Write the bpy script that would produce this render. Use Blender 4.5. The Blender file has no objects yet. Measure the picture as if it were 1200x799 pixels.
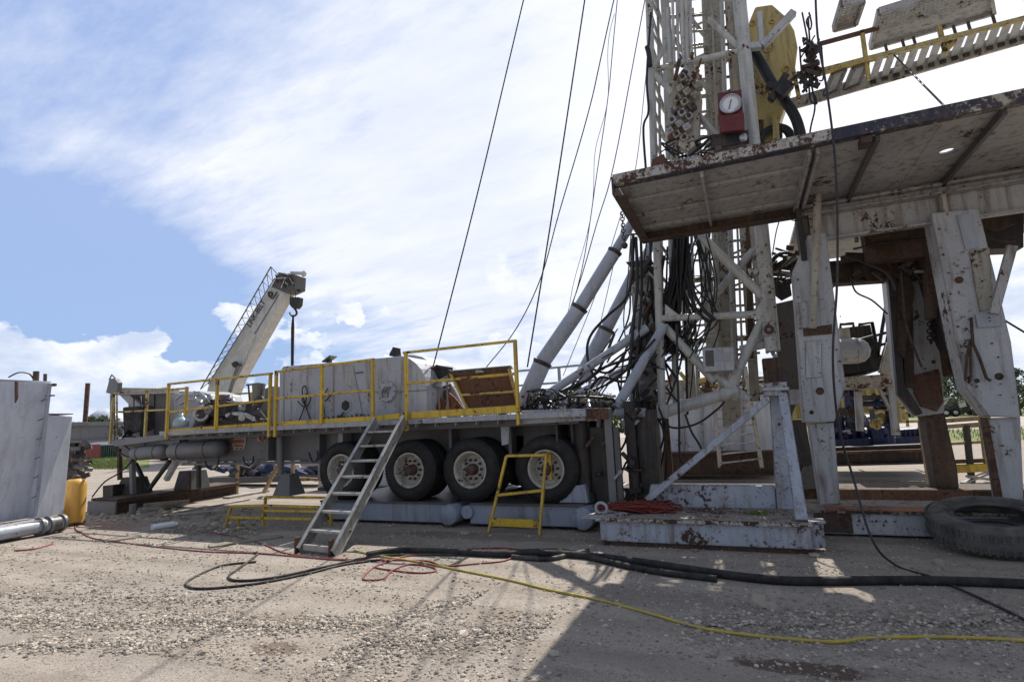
import bpy, math, random
from mathutils import Vector, Matrix
R = random.Random(7)
S = bpy.context.scene
COL = S.collection
# ------------------------------------------------------------------ camera model
F = 643.; YAW = math.radians(22.5); PIT = math.radians(8.6); ROL = math.radians(2.4); EYE = 1.7
fh = Vector((-math.sin(YAW), math.cos(YAW), 0)); r0 = Vector((math.cos(YAW), math.sin(YAW), 0)); zz = Vector((0, 0, 1))
FW = fh*math.cos(PIT)+zz*math.sin(PIT); u0 = -fh*math.sin(PIT)+zz*math.cos(PIT)
RT = r0*math.cos(ROL)-u0*math.sin(ROL); UP = u0*math.cos(ROL)+r0*math.sin(ROL)
def at(px, py, X=None, Y=None, Z=None):
    d = FW+RT*((px-600)/F)+UP*((399.5-py)/F)
    t = Y/d.y if Y is not None else (X/d.x if X is not None else (Z-EYE)/d.z)
    return Vector((0, 0, EYE))+d*t
cd = bpy.data.cameras.new('camera'); cam = bpy.data.objects.new('camera', cd); COL.objects.link(cam)
cam.matrix_world = Matrix(((RT.x, UP.x, -FW.x, 0), (RT.y, UP.y, -FW.y, 0), (RT.z, UP.z, -FW.z, EYE), (0, 0, 0, 1)))
cd.sensor_width = 36; cd.lens = F/1200*36; cd.clip_start = .05; cd.clip_end = 3000; S.camera = cam
# ------------------------------------------------------------------ mesh builder
def V(*a): return Vector(a)
def frame(d, up=None):
    d = d.normalized(); up = up or (V(0, 0, 1) if abs(d.z) < .95 else V(0, 1, 0))
    s = d.cross(up)
    if s.length < 1e-5: s = d.cross(V(1, 0, 0))
    s.normalize(); return d, s, s.cross(d).normalized()
def smoothpts(pts, k=6):
    pts = [Vector(p) for p in pts]; out = []
    if len(pts) < 3: return pts
    for i in range(len(pts)-1):
        p0 = pts[max(i-1, 0)]; p1 = pts[i]; p2 = pts[i+1]; p3 = pts[min(i+2, len(pts)-1)]
        for j in range(k):
            t = j/k
            out.append(.5*((2*p1)+(p2-p0)*t+(2*p0-5*p1+4*p2-p3)*t*t+(3*p1-p0-3*p2+p3)*t**3))
    out.append(pts[-1]); return out
class MB:
    def __init__(s): s.v = []; s.f = []; s.s = []
    def add(s, vs, fs, sm=False):
        n = len(s.v); s.v += [tuple(v) for v in vs]
        for f in fs: s.f.append(tuple(i+n for i in f)); s.s.append(sm)
        return s
    def box(s, x0, x1, y0, y1, z0, z1):
        vs = [(x, y, z) for x in (x0, x1) for y in (y0, y1) for z in (z0, z1)]
        return s.add(vs, [(0, 1, 3, 2), (4, 6, 7, 5), (0, 4, 5, 1), (2, 3, 7, 6), (0, 2, 6, 4), (1, 5, 7, 3)])
    def beam(s, p, q, w, h, up=None, w2=None, h2=None):
        p = Vector(p); q = Vector(q); d, a, b = frame(q-p, up)
        w2 = w2 or w; h2 = h2 or h
        vs = [p+a*(sx*w/2)+b*(sz*h/2) for sx in (-1, 1) for sz in (-1, 1)]+[q+a*(sx*w2/2)+b*(sz*h2/2) for sx in (-1, 1) for sz in (-1, 1)]
        return s.add(vs, [(0, 1, 3, 2), (4, 6, 7, 5), (0, 4, 5, 1), (2, 3, 7, 6), (0, 2, 6, 4), (1, 5, 7, 3)])
    def ibeam(s, p, q, w, h, t=.025, up=None):
        p = Vector(p); q = Vector(q); d, a, b = frame(q-p, up)
        s.beam(p+b*(h/2-t/2), q+b*(h/2-t/2), w, t, up); s.beam(p-b*(h/2-t/2), q-b*(h/2-t/2), w, t, up)
        return s.beam(p, q, t*.8, h-2*t, up)
    def tube(s, pts, r, n=8, sm=True, cap=True):
        pts = [Vector(p) for p in pts]; m = len(pts); rs = r if isinstance(r, (list, tuple)) else [r]*m
        vs = []; a = None
        for i, p in enumerate(pts):
            d = (pts[min(i+1, m-1)]-pts[max(i-1, 0)])
            if d.length < 1e-7: d = V(0, 0, 1)
            d.normalize()
            if a is None: _, a, _ = frame(d)
            a = (a-d*a.dot(d))
            if a.length < 1e-4: _, a, _ = frame(d)
            a.normalize(); b = a.cross(d)
            for k in range(n):
                t = 2*math.pi*k/n; vs.append(p+(a*math.cos(t)+b*math.sin(t))*rs[i])
        fs = [(i*n+k, i*n+(k+1) % n, (i+1)*n+(k+1) % n, (i+1)*n+k) for i in range(m-1) for k in range(n)]
        s.add(vs, fs, sm)
        if cap:
            s.add(vs[:n], [tuple(range(n))][::1]); s.add(vs[-n:], [tuple(range(n-1, -1, -1))])
        return s
    def cyl(s, p, q, r, r2=None, n=20): return s.tube([p, q], [r, r if r2 is None else r2], n)
    def lathe(s, prof, c, axis=(0, -1, 0), n=40, sm=True):
        c = Vector(c); d, a, b = frame(Vector(axis)); vs = []
        for r, t in prof:
            for k in range(n):
                th = 2*math.pi*k/n; vs.append(c+d*t+(a*math.cos(th)+b*math.sin(th))*r)
        m = len(prof)
        return s.add(vs, [(i*n+k, i*n+(k+1) % n, (i+1)*n+(k+1) % n, (i+1)*n+k) for i in range(m-1) for k in range(n)], sm)
    def prism(s, pts, vec):
        pts = [Vector(p) for p in pts]; vec = Vector(vec); n = len(pts)
        return s.add(pts+[p+vec for p in pts], [tuple(range(n)), tuple(range(2*n-1, n-1, -1))]+[(i, n+i, n+(i+1) % n, (i+1) % n) for i in range(n)])
    def plate(s, px, Y, th):
        return s.prism([at(a, b, Y=Y) for a, b in px], (0, th, 0))
    def torus(s, c, axis, Rr, r, n=28, m=8):
        c = Vector(c); d, a, b = frame(Vector(axis))
        pts = [c+(a*math.cos(2*math.pi*k/n)+b*math.sin(2*math.pi*k/n))*Rr for k in range(n)]
        vs = []
        for p in pts:
            o = (p-c).normalized()
            for j in range(m):
                t = 2*math.pi*j/m; vs.append(p+(o*math.cos(t)+d*math.sin(t))*r)
        return s.add(vs, [(i*m+j, i*m+(j+1) % m, ((i+1) % n)*m+(j+1) % m, ((i+1) % n)*m+j) for i in range(n) for j in range(m)], True)
    def ball(s, c, r, sc=(1, 1, 1), n=12):
        c = Vector(c); vs = [c+V(0, 0, r*sc[2])]; fs = []
        for i in range(1, n//2):
            ph = math.pi*i/(n//2)
            for k in range(n):
                t = 2*math.pi*k/n; vs.append(c+V(math.sin(ph)*math.cos(t)*r*sc[0], math.sin(ph)*math.sin(t)*r*sc[1], math.cos(ph)*r*sc[2]))
        vs.append(c-V(0, 0, r*sc[2])); L = len(vs)-1
        for k in range(n):
            fs.append((0, 1+k, 1+(k+1) % n)); fs.append((L, L-n+(k+1) % n, L-n+k))
        for i in range(n//2-2):
            for k in range(n): fs.append((1+i*n+k, 1+(i+1)*n+k, 1+(i+1)*n+(k+1) % n, 1+i*n+(k+1) % n))
        return s.add(vs, fs, True)
    def build(s, name, mat, parent=None, bevel=0, base=None):
        if parent is not None:
            b = Vector(parent.location) if parent.type == 'EMPTY' else Vector(parent['_b'])
        elif base is not None: b = Vector(base)
        else:
            mn = [min(v[i] for v in s.v) for i in range(3)]; mx = [max(v[i] for v in s.v) for i in range(3)]
            b = V((mn[0]+mx[0])/2, (mn[1]+mx[1])/2, mn[2])
        me = bpy.data.meshes.new(name)
        me.from_pydata([(v[0]-b.x, v[1]-b.y, v[2]-b.z) for v in s.v], [], s.f)
        me.polygons.foreach_set('use_smooth', s.s); me.materials.append(M[mat]); me.update()
        import bmesh as bm_
        bm = bm_.new(); bm.from_mesh(me); bm_.ops.recalc_face_normals(bm, faces=bm.faces); bm.to_mesh(me); bm.free()
        o = bpy.data.objects.new(name, me); COL.objects.link(o)
        if parent is None: o.location = b
        else: o.parent = parent
        o['_b'] = tuple(b)
        if bevel:
            m = o.modifiers.new('bevel', 'BEVEL'); m.width = bevel; m.segments = 2; m.limit_method = 'ANGLE'; m.angle_limit = .7
        return o
def tag(o, label=None, cat=None, group=None, kind=None):
    for k, v in (('label', label), ('category', cat), ('group', group), ('kind', kind)):
        if v: o[k] = v
    return o
def thing(name, loc, label, cat, group=None):
    o = bpy.data.objects.new(name, None); COL.objects.link(o); o.location = loc; o.empty_display_size = .2
    return tag(o, label, cat, group)
def dup(root, delta, label=None, rz=0, sc=1):
    r = root.copy(); COL.objects.link(r); r.location = root.location+Vector(delta); r.rotation_euler.z += rz; r.scale = [q*sc for q in r.scale]
    if label: r['label'] = label
    for ch in list(root.children):
        c = ch.copy(); COL.objects.link(c); c.parent = r
        for g in list(ch.children):
            d = g.copy(); COL.objects.link(d); d.parent = c
    return r
# ------------------------------------------------------------------ materials
M = {}
def nt(name):
    m = bpy.data.materials.new(name); m.use_nodes = True; t = m.node_tree; M[name] = m
    return m, t, t.nodes, t.links, t.nodes['Principled BSDF']
def noise(t, sc, det=6, vec=None, scale3=None, rough=.6):
    N, L = t.nodes, t.links
    n = N.new('ShaderNodeTexNoise'); n.inputs['Scale'].default_value = sc; n.inputs['Detail'].default_value = det; n.inputs['Roughness'].default_value = rough
    src = vec
    if src is None:
        tc = N.get('TC') or N.new('ShaderNodeTexCoord'); tc.name = 'TC'; src = tc.outputs['Object']
        oi = N.get('OI') or N.new('ShaderNodeObjectInfo'); oi.name = 'OI'
        ad = N.get('AD')
        if not ad:
            ad = N.new('ShaderNodeVectorMath'); ad.name = 'AD'; ad.operation = 'MULTIPLY_ADD'
            L.new(oi.outputs['Random'], ad.inputs[0]); ad.inputs[1].default_value = (37, 23, 51); L.new(src, ad.inputs[2])
        src = ad.outputs[0]
    if scale3:
        mp = N.new('ShaderNodeMapping'); mp.inputs['Scale'].default_value = scale3; L.new(src, mp.inputs['Vector']); src = mp.outputs[0]
    L.new(src, n.inputs['Vector']); return n.outputs['Fac']
def ramp(t, src, a, b, lo=0., hi=1.):
    r = t.nodes.new('ShaderNodeMapRange'); r.inputs['From Min'].default_value = a; r.inputs['From Max'].default_value = b
    r.inputs['To Min'].default_value = lo; r.inputs['To Max'].default_value = hi; t.links.new(src, r.inputs['Value']); return r.outputs[0]
def mul(t, a, b, op='MULTIPLY'):
    m = t.nodes.new('ShaderNodeMath'); m.operation = op
    for i, x in enumerate((a, b)):
        if isinstance(x, (int, float)): m.inputs[i].default_value = x
        else: t.links.new(x, m.inputs[i])
    return m.outputs[0]
def mix(t, f, a, b):
    m = t.nodes.new('ShaderNodeMix'); m.data_type = 'RGBA'
    if isinstance(f, (int, float)): m.inputs[0].default_value = f
    else: t.links.new(f, m.inputs[0])
    for i, x in ((6, a), (7, b)):
        if isinstance(x, (tuple, list)): m.inputs[i].default_value = (*x[:3], 1)
        else: t.links.new(x, m.inputs[i])
    return m.outputs[2]
def bump(t, b, src, st=.3, d=.01):
    n = t.nodes.new('ShaderNodeBump'); n.inputs['Strength'].default_value = st; n.inputs['Distance'].default_value = d
    t.links.new(src, n.inputs['Height']); t.links.new(n.outputs[0], b.inputs['Normal'])
def paint(name, col, rust=.3, dirt=.5, rough=.45, sc=1., metal=0, edge=False, dirtcol=(.14, .10, .07), rustcol=(.052, .027, .019)):
    """weathered paint: mottled coat, vertical runs of dirt, chips down to rust"""
    m, t, N, L, b = nt(name)
    c = mix(t, ramp(t, noise(t, 1.7*sc, 8), .3, .7), col, tuple(x*.78 for x in col))
    st = ramp(t, noise(t, 3*sc, 6, scale3=(3, 3, .35)), .5, .75)
    c = mix(t, mul(t, st, dirt), c, dirtcol)
    spk = ramp(t, noise(t, 45*sc, 3), .62, .72); c = mix(t, mul(t, spk, dirt*.7), c, tuple(x*.6 for x in dirtcol))
    big = noise(t, 1.9*sc, 5); fine = noise(t, 13*sc, 10, rough=.72)
    s_ = mul(t, mul(t, big, .55), mul(t, fine, .6), 'ADD')
    th = .745-.2*rust
    rf = ramp(t, s_, th, th+.02)
    halo = ramp(t, s_, th-.07, th+.02)
    sk = ramp(t, mul(t, noise(t, 26*sc, 8, rough=.75), mul(t, noise(t, 3.1*sc, 4), .35), 'ADD'), .845-.12*rust, .865-.12*rust); rf = mul(t, rf, sk, 'MAXIMUM')
    st2 = mul(t, ramp(t, noise(t, 4*sc, 5, scale3=(5, 5, .12)), .57-.08*rust, .68), ramp(t, noise(t, 1.1*sc, 4), .42, .6)); c = mix(t, mul(t, st2, .6*min(1, rust*1.6)), c, (.17, .095, .06))
    if edge:
        bv = N.new('ShaderNodeBevel'); bv.samples = 4; bv.inputs['Radius'].default_value = .022; ge = N.new('ShaderNodeNewGeometry')
        dp = N.new('ShaderNodeVectorMath'); dp.operation = 'DOT_PRODUCT'; L.new(bv.outputs[0], dp.inputs[0]); L.new(ge.outputs['Normal'], dp.inputs[1])
        em = ramp(t, dp.outputs['Value'], .985, .86); em = mul(t, em, ramp(t, noise(t, 7, 8, rough=.75), .42, .50)); rf = mul(t, rf, em, 'MAXIMUM'); halo = mul(t, halo, em, 'MAXIMUM')
    rc = mix(t, noise(t, 14*sc, 8), tuple(x*.45 for x in rustcol), (rustcol[0]*2.0, rustcol[1]*2.1, rustcol[2]*1.9))
    c = mix(t, mul(t, halo, .35*min(1, rust*2)), c, (.23, .13, .08)); c = mix(t, rf, c, rc)
    L.new(c, b.inputs['Base Color']); L.new(ramp(t, rf, 0, 1, rough, .9), b.inputs['Roughness']); b.inputs['Metallic'].default_value = metal
    h = mul(t, mul(t, rf, -1.), mul(t, noise(t, 30*sc, 6), .5), 'ADD'); bump(t, b, h, .35, .006)
    return m
paint('grey_white', (.41, .445, .52), .30, .45)
paint('white_chipped', (.47, .485, .51), .36, .9, edge=True)
paint('edge_chipped', (.50, .50, .48), .82, .8, sc=1.8, edge=True)
paint('mast_white', (.54, .55, .53), .32, .6, edge=True)
paint('cream', (.46, .435, .365), .5, .6, edge=True)
paint('floor_under', (.42, .42, .42), .34, 1., edge=True)
paint('blue_white', (.43, .475, .56), .50, .8, edge=True)
paint('mat_blue', (.30, .345, .43), .25, .7)
paint('trailer_grey', (.17, .175, .185), .25, .7)
paint('housing_white', (.40, .43, .50), .30, .9)
paint('trailer_light', (.38, .395, .43), .35, .6)
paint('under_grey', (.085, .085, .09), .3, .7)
paint('yellow', (.70, .47, .04), .42, .8, edge=True)
paint('yellow_pale', (.56, .43, .13), .55, .6, edge=True)
paint('cap_yellow', (.70, .38, .07), .12, .5)
paint('wood_yellow', (.45, .32, .15), .5, .6)
paint('tank_white', (.62, .66, .75), .12, .35)
paint('brown_steel', (.06, .042, .034), .65, .6, .8)
paint('rust', (.11, .055, .036), .8, .6, .85)
paint('orange_rust', (.30, .105, .045), .8, .6, .85)
paint('black_steel', (.014, .014, .015), .3, .5, .5)
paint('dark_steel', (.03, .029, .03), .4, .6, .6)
paint('navy', (.018, .02, .04), .55, .3, .45, rustcol=(.30, .27, .25))
paint('blue', (.010, .026, .10), .2, .6)
paint('red', (.14, .010, .014), .25, .5)
paint('green', (.015, .07, .055), .1, .4)
paint('crane_white', (.60, .59, .56), .05, .45)
paint('alu', (.40, .40, .38), .3, .8, .45, metal=.25)
paint('yellow_block', (.50, .39, .14), .45, .9)
paint('olive_yellow', (.36, .29, .08), .2, .6)
paint('valve', (.40, .37, .31), .6, .7)
paint('rim', (.52, .50, .45), .5, .6)
paint('red_rust', (.13, .058, .036), .5, .5, .85)
paint('filter_brown', (.20, .10, .06), .3, .5)
paint('dirt_steel', (.30, .27, .24), .7, .9, .9)
def simple(name, col, rough=.6, metal=0, var=.3, sc=8, bs=.2, dust=0):
    m, t, N, L, b = nt(name); c = mix(t, ramp(t, noise(t, sc, 7), .3, .7), col, tuple(x*(1-var) for x in col))
    if dust: c = mix(t, mul(t, ramp(t, noise(t, 4.5, 8, rough=.7), .42, .7), dust), c, (.30, .255, .205))
    L.new(c, b.inputs['Base Color'])
    L.new(ramp(t, noise(t, sc*2, 4), .3, .7, rough*.8, min(1, rough*1.15)), b.inputs['Roughness']); b.inputs['Metallic'].default_value = metal
    bump(t, b, noise(t, sc*5, 5), bs, .004); return m
simple('tyre', (.014, .0135, .0135), .7, var=.45, sc=5, bs=.5)
simple('tyre_dusty', (.15, .142, .132), .9, var=.7, sc=4, bs=.6)
simple('hose_black', (.013, .013, .014), .5, sc=20)
simple('hose_dusty', (.015, .015, .016), .7, sc=20, dust=.45)
simple('hose_red', (.27, .025, .03), .6, sc=12, dust=.5)
simple('strap_red', (.20, .03, .022), .8, sc=30)
simple('cord_yellow', (.55, .42, .05), .6, dust=.4)
simple('cable', (.045, .045, .05), .5, .4)
simple('cable_light', (.28, .28, .28), .5, .3)
simple('silver', (.45, .46, .48), .35, .7, sc=6)
simple('dial', (.75, .76, .78), .3, sc=3, var=.05)
simple('plastic_blue', (.38, .50, .60), .25, sc=4)
simple('mark_red', (.42, .08, .05), .6)
simple('mark_dark', (.02, .025, .06), .6)
simple('mark_grey', (.2, .2, .2), .6)
simple('wood', (.30, .25, .19), .85, sc=6, var=.5)
simple('wood_pale', (.45, .42, .38), .85, sc=6, var=.5)
simple('concrete', (.30, .29, .27), .9, sc=4, var=.4, bs=.6)
simple('rope', (.3, .24, .16), .9)
simple('bark', (.07, .055, .045), .9, sc=3)
simple('black_cloth', (.013, .013, .015), .85, sc=6, bs=.9, dust=.14)
simple('glass_dark', (.02, .022, .025), .1)
# foliage
def foliage(name, a, c2):
    m, t, N, L, b = nt(name)
    geo = N.new('ShaderNodeNewGeometry')
    L.new(mix(t, geo.outputs['Random Per Island'], a, c2), b.inputs['Base Color']); b.inputs['Roughness'].default_value = .7
foliage('leaf_dark', (.035, .065, .022), (.08, .12, .04)); foliage('leaf_mid', (.05, .09, .025), (.12, .17, .05)); foliage('grass_blade', (.09, .14, .03), (.22, .25, .08))
# stones
m, t, N, L, b = nt('stone'); geo = N.new('ShaderNodeNewGeometry')
rr = N.new('ShaderNodeValToRGB'); rr.color_ramp.elements[0].color = (.17, .15, .13, 1); rr.color_ramp.elements[1].color = (.56, .49, .41, 1)
e = rr.color_ramp.elements.new(.55); e.color = (.31, .265, .215, 1)
L.new(geo.outputs['Random Per Island'], rr.inputs[0]); L.new(rr.outputs[0], b.inputs['Base Color']); b.inputs['Roughness'].default_value = .9
# ground
m, t, N, L, b = nt('ground_gravel')
tc = N.new('ShaderNodeTexCoord'); ob = tc.outputs['Object']
def vor(sc, feat='F1', out='Distance', rnd=1):
    v = N.new('ShaderNodeTexVoronoi'); v.inputs['Scale'].default_value = sc; v.feature = feat; v.inputs['Randomness'].default_value = rnd; L.new(ob, v.inputs['Vector']); return v.outputs[out]
base = mix(t, ramp(t, noise(t, .35, 6, ob), .35, .65), (.345, .290, .243), (.285, .245, .21))
base = mix(t, ramp(t, noise(t, 2.2, 9, ob, rough=.7), .35, .7, 0, .75), base, (.42, .37, .315))
base = mix(t, ramp(t, noise(t, .9, 7, ob, (1, 3.5, 1)), .52, .72, 0, .75), base, (.20, .162, .13))
vc = N.new('ShaderNodeTexVoronoi'); vc.inputs['Scale'].default_value = 38; L.new(ob, vc.inputs['Vector'])
sepc = N.new('ShaderNodeSeparateColor'); L.new(vc.outputs['Color'], sepc.inputs[0])
peb = mul(t, ramp(t, sepc.outputs[0], .35, .9), ramp(t, vc.outputs['Distance'], .42, .2)); cover = ramp(t, noise(t, 1.6, 6, ob, (1, 2.2, 1)), .38, .6, .18, 1)
base = mix(t, mul(t, peb, mul(t, cover, .75)), base, (.50, .455, .395))
base = mix(t, mul(t, ramp(t, sepc.outputs[1], .8, .86), mul(t, cover, .6)), base, (.16, .14, .125))
vd = N.new('ShaderNodeTexVoronoi'); vd.inputs['Scale'].default_value = 95; L.new(ob, vd.inputs['Vector'])
sep2 = N.new('ShaderNodeSeparateColor'); L.new(vd.outputs['Color'], sep2.inputs[0])
base = mix(t, mul(t, ramp(t, sep2.outputs[0], .6, 1), .55), base, (.45, .41, .36)); base = mix(t, mul(t, ramp(t, sep2.outputs[1], .75, 1), .6), base, (.17, .15, .13))
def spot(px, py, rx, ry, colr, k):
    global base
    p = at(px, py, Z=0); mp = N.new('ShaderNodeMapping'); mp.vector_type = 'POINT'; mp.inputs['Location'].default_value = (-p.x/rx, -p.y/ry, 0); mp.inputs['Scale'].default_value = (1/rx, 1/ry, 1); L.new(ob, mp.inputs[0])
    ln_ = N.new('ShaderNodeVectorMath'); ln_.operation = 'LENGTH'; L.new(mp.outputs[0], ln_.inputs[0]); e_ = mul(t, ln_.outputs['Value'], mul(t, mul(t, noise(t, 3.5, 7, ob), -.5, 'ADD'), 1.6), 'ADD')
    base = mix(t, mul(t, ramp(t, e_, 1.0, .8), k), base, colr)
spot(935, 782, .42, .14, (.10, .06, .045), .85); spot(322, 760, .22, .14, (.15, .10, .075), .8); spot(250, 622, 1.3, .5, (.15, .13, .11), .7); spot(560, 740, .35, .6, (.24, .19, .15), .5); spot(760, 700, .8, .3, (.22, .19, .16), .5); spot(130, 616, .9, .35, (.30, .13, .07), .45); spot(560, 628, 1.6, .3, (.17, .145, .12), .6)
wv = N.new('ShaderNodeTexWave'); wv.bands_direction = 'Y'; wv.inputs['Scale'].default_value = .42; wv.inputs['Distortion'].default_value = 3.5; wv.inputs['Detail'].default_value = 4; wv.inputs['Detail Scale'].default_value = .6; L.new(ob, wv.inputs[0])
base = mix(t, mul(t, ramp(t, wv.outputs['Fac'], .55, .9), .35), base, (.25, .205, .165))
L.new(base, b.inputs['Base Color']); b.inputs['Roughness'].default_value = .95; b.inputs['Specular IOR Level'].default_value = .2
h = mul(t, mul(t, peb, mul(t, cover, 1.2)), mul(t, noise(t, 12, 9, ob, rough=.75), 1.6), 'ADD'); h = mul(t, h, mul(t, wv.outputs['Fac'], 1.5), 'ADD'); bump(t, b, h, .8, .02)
m, t, N, L, b = nt('grass_ground'); tc = N.new('ShaderNodeTexCoord'); ob = tc.outputs['Object']
c = mix(t, ramp(t, noise(t, .2, 8, ob), .35, .65), (.10, .15, .035), (.21, .22, .08)); c = mix(t, ramp(t, noise(t, 9, 8, ob), .5, .8), c, (.07, .09, .03))
L.new(c, b.inputs['Base Color']); b.inputs['Roughness'].default_value = 1; bump(t, b, noise(t, 12, 8, ob), .9, .05)
m, t, N, L, b = nt('pale_road'); tc = N.new('ShaderNodeTexCoord'); ob = tc.outputs['Object']
L.new(mix(t, ramp(t, noise(t, .6, 9, ob), .3, .7), (.42, .385, .34), (.33, .295, .255)), b.inputs['Base Color']); b.inputs['Roughness'].default_value = .95
# ------------------------------------------------------------------ setting
g = MB(); n = 60
for i in range(1): pass
g.add([(-600, -60, 0), (600, -60, 0), (600, 900, 0), (-600, 900, 0)], [(0, 1, 2, 3)])
tag(g.build('ground', 'ground_gravel', base=(0, 0, 0)), 'pale crushed limestone yard', kind='structure')
def sheet(pts, z, name, mat, lab):
    g = MB(); g.add([(x, y, z) for x, y in pts], [tuple(range(len(pts)))]); tag(g.build(name, mat, base=(0, 0, 0)), lab, kind='structure')
def wob(x0, x1, ya, yb, k=60, amp=.8, far=False):
    rr = random.Random(3); lo = [(x0+(x1-x0)*i/k, ya+rr.uniform(-amp, amp)) for i in range(k+1)]; hi = [(x0+(x1-x0)*i/k, yb+rr.uniform(-amp, amp)) for i in range(k, -1, -1)]
    return lo+hi
LV = []
for (ya, yb), x0, x1 in (((553, 548), -60, 175), ((537, 533.5), 175, -60)):
    for i in range(40):
        f = i/39; x = x0+(x1-x0)*f; y = ya+(yb-ya)*(f if ya > 545 else 1-f) if 0 else (553-.021*(x+60) if ya > 545 else 538.5-.021*(x+60)); p = at(x, y+R.uniform(-.6, .6), Z=0); LV.append((p.x, p.y))
sheet(LV, .004, 'grass_verge', 'grass_ground', 'strip of rough green grass left of the yard')
sheet(wob(8, 120, 33, 48, amp=.6), .004, 'grass_verge', 'grass_ground', 'strip of green grass beyond the right of the yard')
sheet([(-500, 60), (5, 52), (200, 50), (200, 98), (20, 98), (5, 66), (-500, 74)], .008, 'road', 'pale_road', 'pale dusty road crossing behind the yard')
sheet([(-590, 76), (2, 68), (18, 99), (590, 99), (590, 850), (-590, 850)], .006, 'field', 'grass_ground', 'green field in front of the far trees')
# ------------------------------------------------------------------ stones and gravel
def in_view(x, y):
    d = Vector((x, y, -EYE)); z = d.dot(FW)
    return z > 0 and abs(d.dot(RT)/z) < 1.05
ico = []
ph = (1+5**.5)/2
for a, b_ in ((-1, ph), (1, ph), (-1, -ph), (1, -ph)): ico += [(a, b_, 0)]
for a, b_ in ((-1, ph), (1, ph), (-1, -ph), (1, -ph)): ico += [(0, a, b_)]
for a, b_ in ((ph, -1), (ph, 1), (-ph, -1), (-ph, 1)): ico += [(a, 0, b_)]
icf = [(0, 11, 5), (0, 5, 1), (0, 1, 7), (0, 7, 10), (0, 10, 11), (1, 5, 9), (5, 11, 4), (11, 10, 2), (10, 7, 6), (7, 1, 8), (3, 9, 4), (3, 4, 2), (3, 2, 6), (3, 6, 8), (3, 8, 9), (4, 9, 5), (2, 4, 11), (6, 2, 10), (8, 6, 7), (9, 8, 1)]
verts = []; faces = []
def stone(x, y, s, z=0):
    n0 = len(verts); a = R.uniform(0, 6.3); ca, sa = math.cos(a), math.sin(a); sx, sy, sz = s*R.uniform(.6, 1.3), s*R.uniform(.5, 1), s*R.uniform(.35, .75)
    for v in ico:
        k = R.uniform(.38, .62); vx, vy, vz = v[0]*k*sx, v[1]*k*sy, v[2]*k*sz
        verts.append((x+vx*ca-vy*sa, y+vx*sa+vy*ca, z+vz+s*.12))
    faces.extend(tuple(i+n0 for i in f) for f in icf)
import mathutils.noise as mn
cnt = 0
while cnt < 21000:
    y = 3.2+(R.random()**1.6)*6.5; x = R.uniform(-12, 7)
    if not in_view(x, y): continue
    dens = mn.noise(Vector((x*.6, y*1.5, 3)))*.6+mn.noise(Vector((x*2.2, y*3.2, 9)))*.4
    if dens+.30 < R.random()*.75: continue
    s = .007+.017*R.random()**3
    if R.random() < .004: s *= 2.6
    stone(x, y, s); cnt += 1
# gravel ridges left by tyres
for (a, c, wd, k) in (((-30, 726), (430, 733), .12, 5200), ((430, 733), (560, 700), .15, 1500), ((10, 756), (230, 752), .09, 2600), ((800, 735), (1200, 728), .3, 2500), ((400, 760), (640, 735), .25, 2000), ((-30, 700), (300, 705), .3, 1500)):
    p = at(*a, Z=0); q = at(*c, Z=0)
    for i in range(k):
        f = R.random(); w = R.gauss(0, wd); x = p.x+(q.x-p.x)*f; y = p.y+(q.y-p.y)*f+w+.05*math.sin(f*14)
        stone(x, y, .008+.019*R.random()**2.2, max(0, .012-abs(w)*.12))
me = bpy.data.meshes.new('gravel'); me.from_pydata(verts, [], faces); me.materials.append(M['stone']); me.update()
o = bpy.data.objects.new('gravel', me); COL.objects.link(o); tag(o, 'loose pale crushed stone scattered over the yard', 'gravel', kind='stuff')
for i, (a, c, s) in enumerate([(890, 708, .09), (905, 714, .07), (978, 683, .06), (955, 652, .09), (1100, 660, .07), (545, 626, .09), (575, 628, .06), (460, 630, .05)]):
    verts = []; faces = []; p = at(a, c, Z=0); stone(p.x, p.y, s*1.3); mb = MB(); mb.add(verts, faces)
    tag(mb.build('rock', 'stone'), 'fist sized pale rock lying loose on the gravel yard', 'rock', 'pale rocks on the gravel')
# ------------------------------------------------------------------ the carrier trailer
YR = 8.5                                                            # handrail plane
tr = thing('carrier_trailer', (-7, 10, 0), 'long grey four-axle rig trailer with yellow handrails standing on steel mats', 'trailer')
d = MB(); zd = 1.86
d.box(-12.2, -2.3, 8.62, 11.6, zd-.06, zd)
d.build('deck', 'trailer_light', tr, .01)
f = MB(); f.box(-12.25, -2.32, 8.5, 8.6, zd-.085, zd+.005)
for i in range(24): f.box(-12.1+i*.41, -12.08+i*.41, 8.605, 8.9, zd-.15, zd-.065)
f.build('deck_edge', 'trailer_light', tr, .006)
b_ = MB(); b_.box(-12.3, -7.5, 9.25, 9.32, 1.12, 1.735); b_.box(-12.3, -7.5, 9.1, 9.24, 1.06, 1.115)
b_.box(-14.6, -3, 10.7, 10.77, 1.2, 1.735)
b_.box(-7.45, -2.6, 9.45, 9.52, 1.15, 1.735)
s9 = MB(); s9.box(-12.2, -2.5, 8.72, 8.8, 1.66, 1.795); s9.box(-7.5, -2.5, 9.3, 9.36, 1.2, 1.79); s9.build('side_rail', 'under_grey', tr, .006)
for x in (-9.6, -8.2, -7.6, -5.1, -3.9, -2.75): b_.box(x, x+.06, 9.05, 9.24 if x < -7.5 else 9.44, 1.15, 1.73)
for x in (-11, -9, -7, -5, -3.2): b_.box(x, x+.1, 9.53, 10.69, 1.3, 1.6)
b_.build('chassis_beam', 'trailer_grey', tr, .008)
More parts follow.
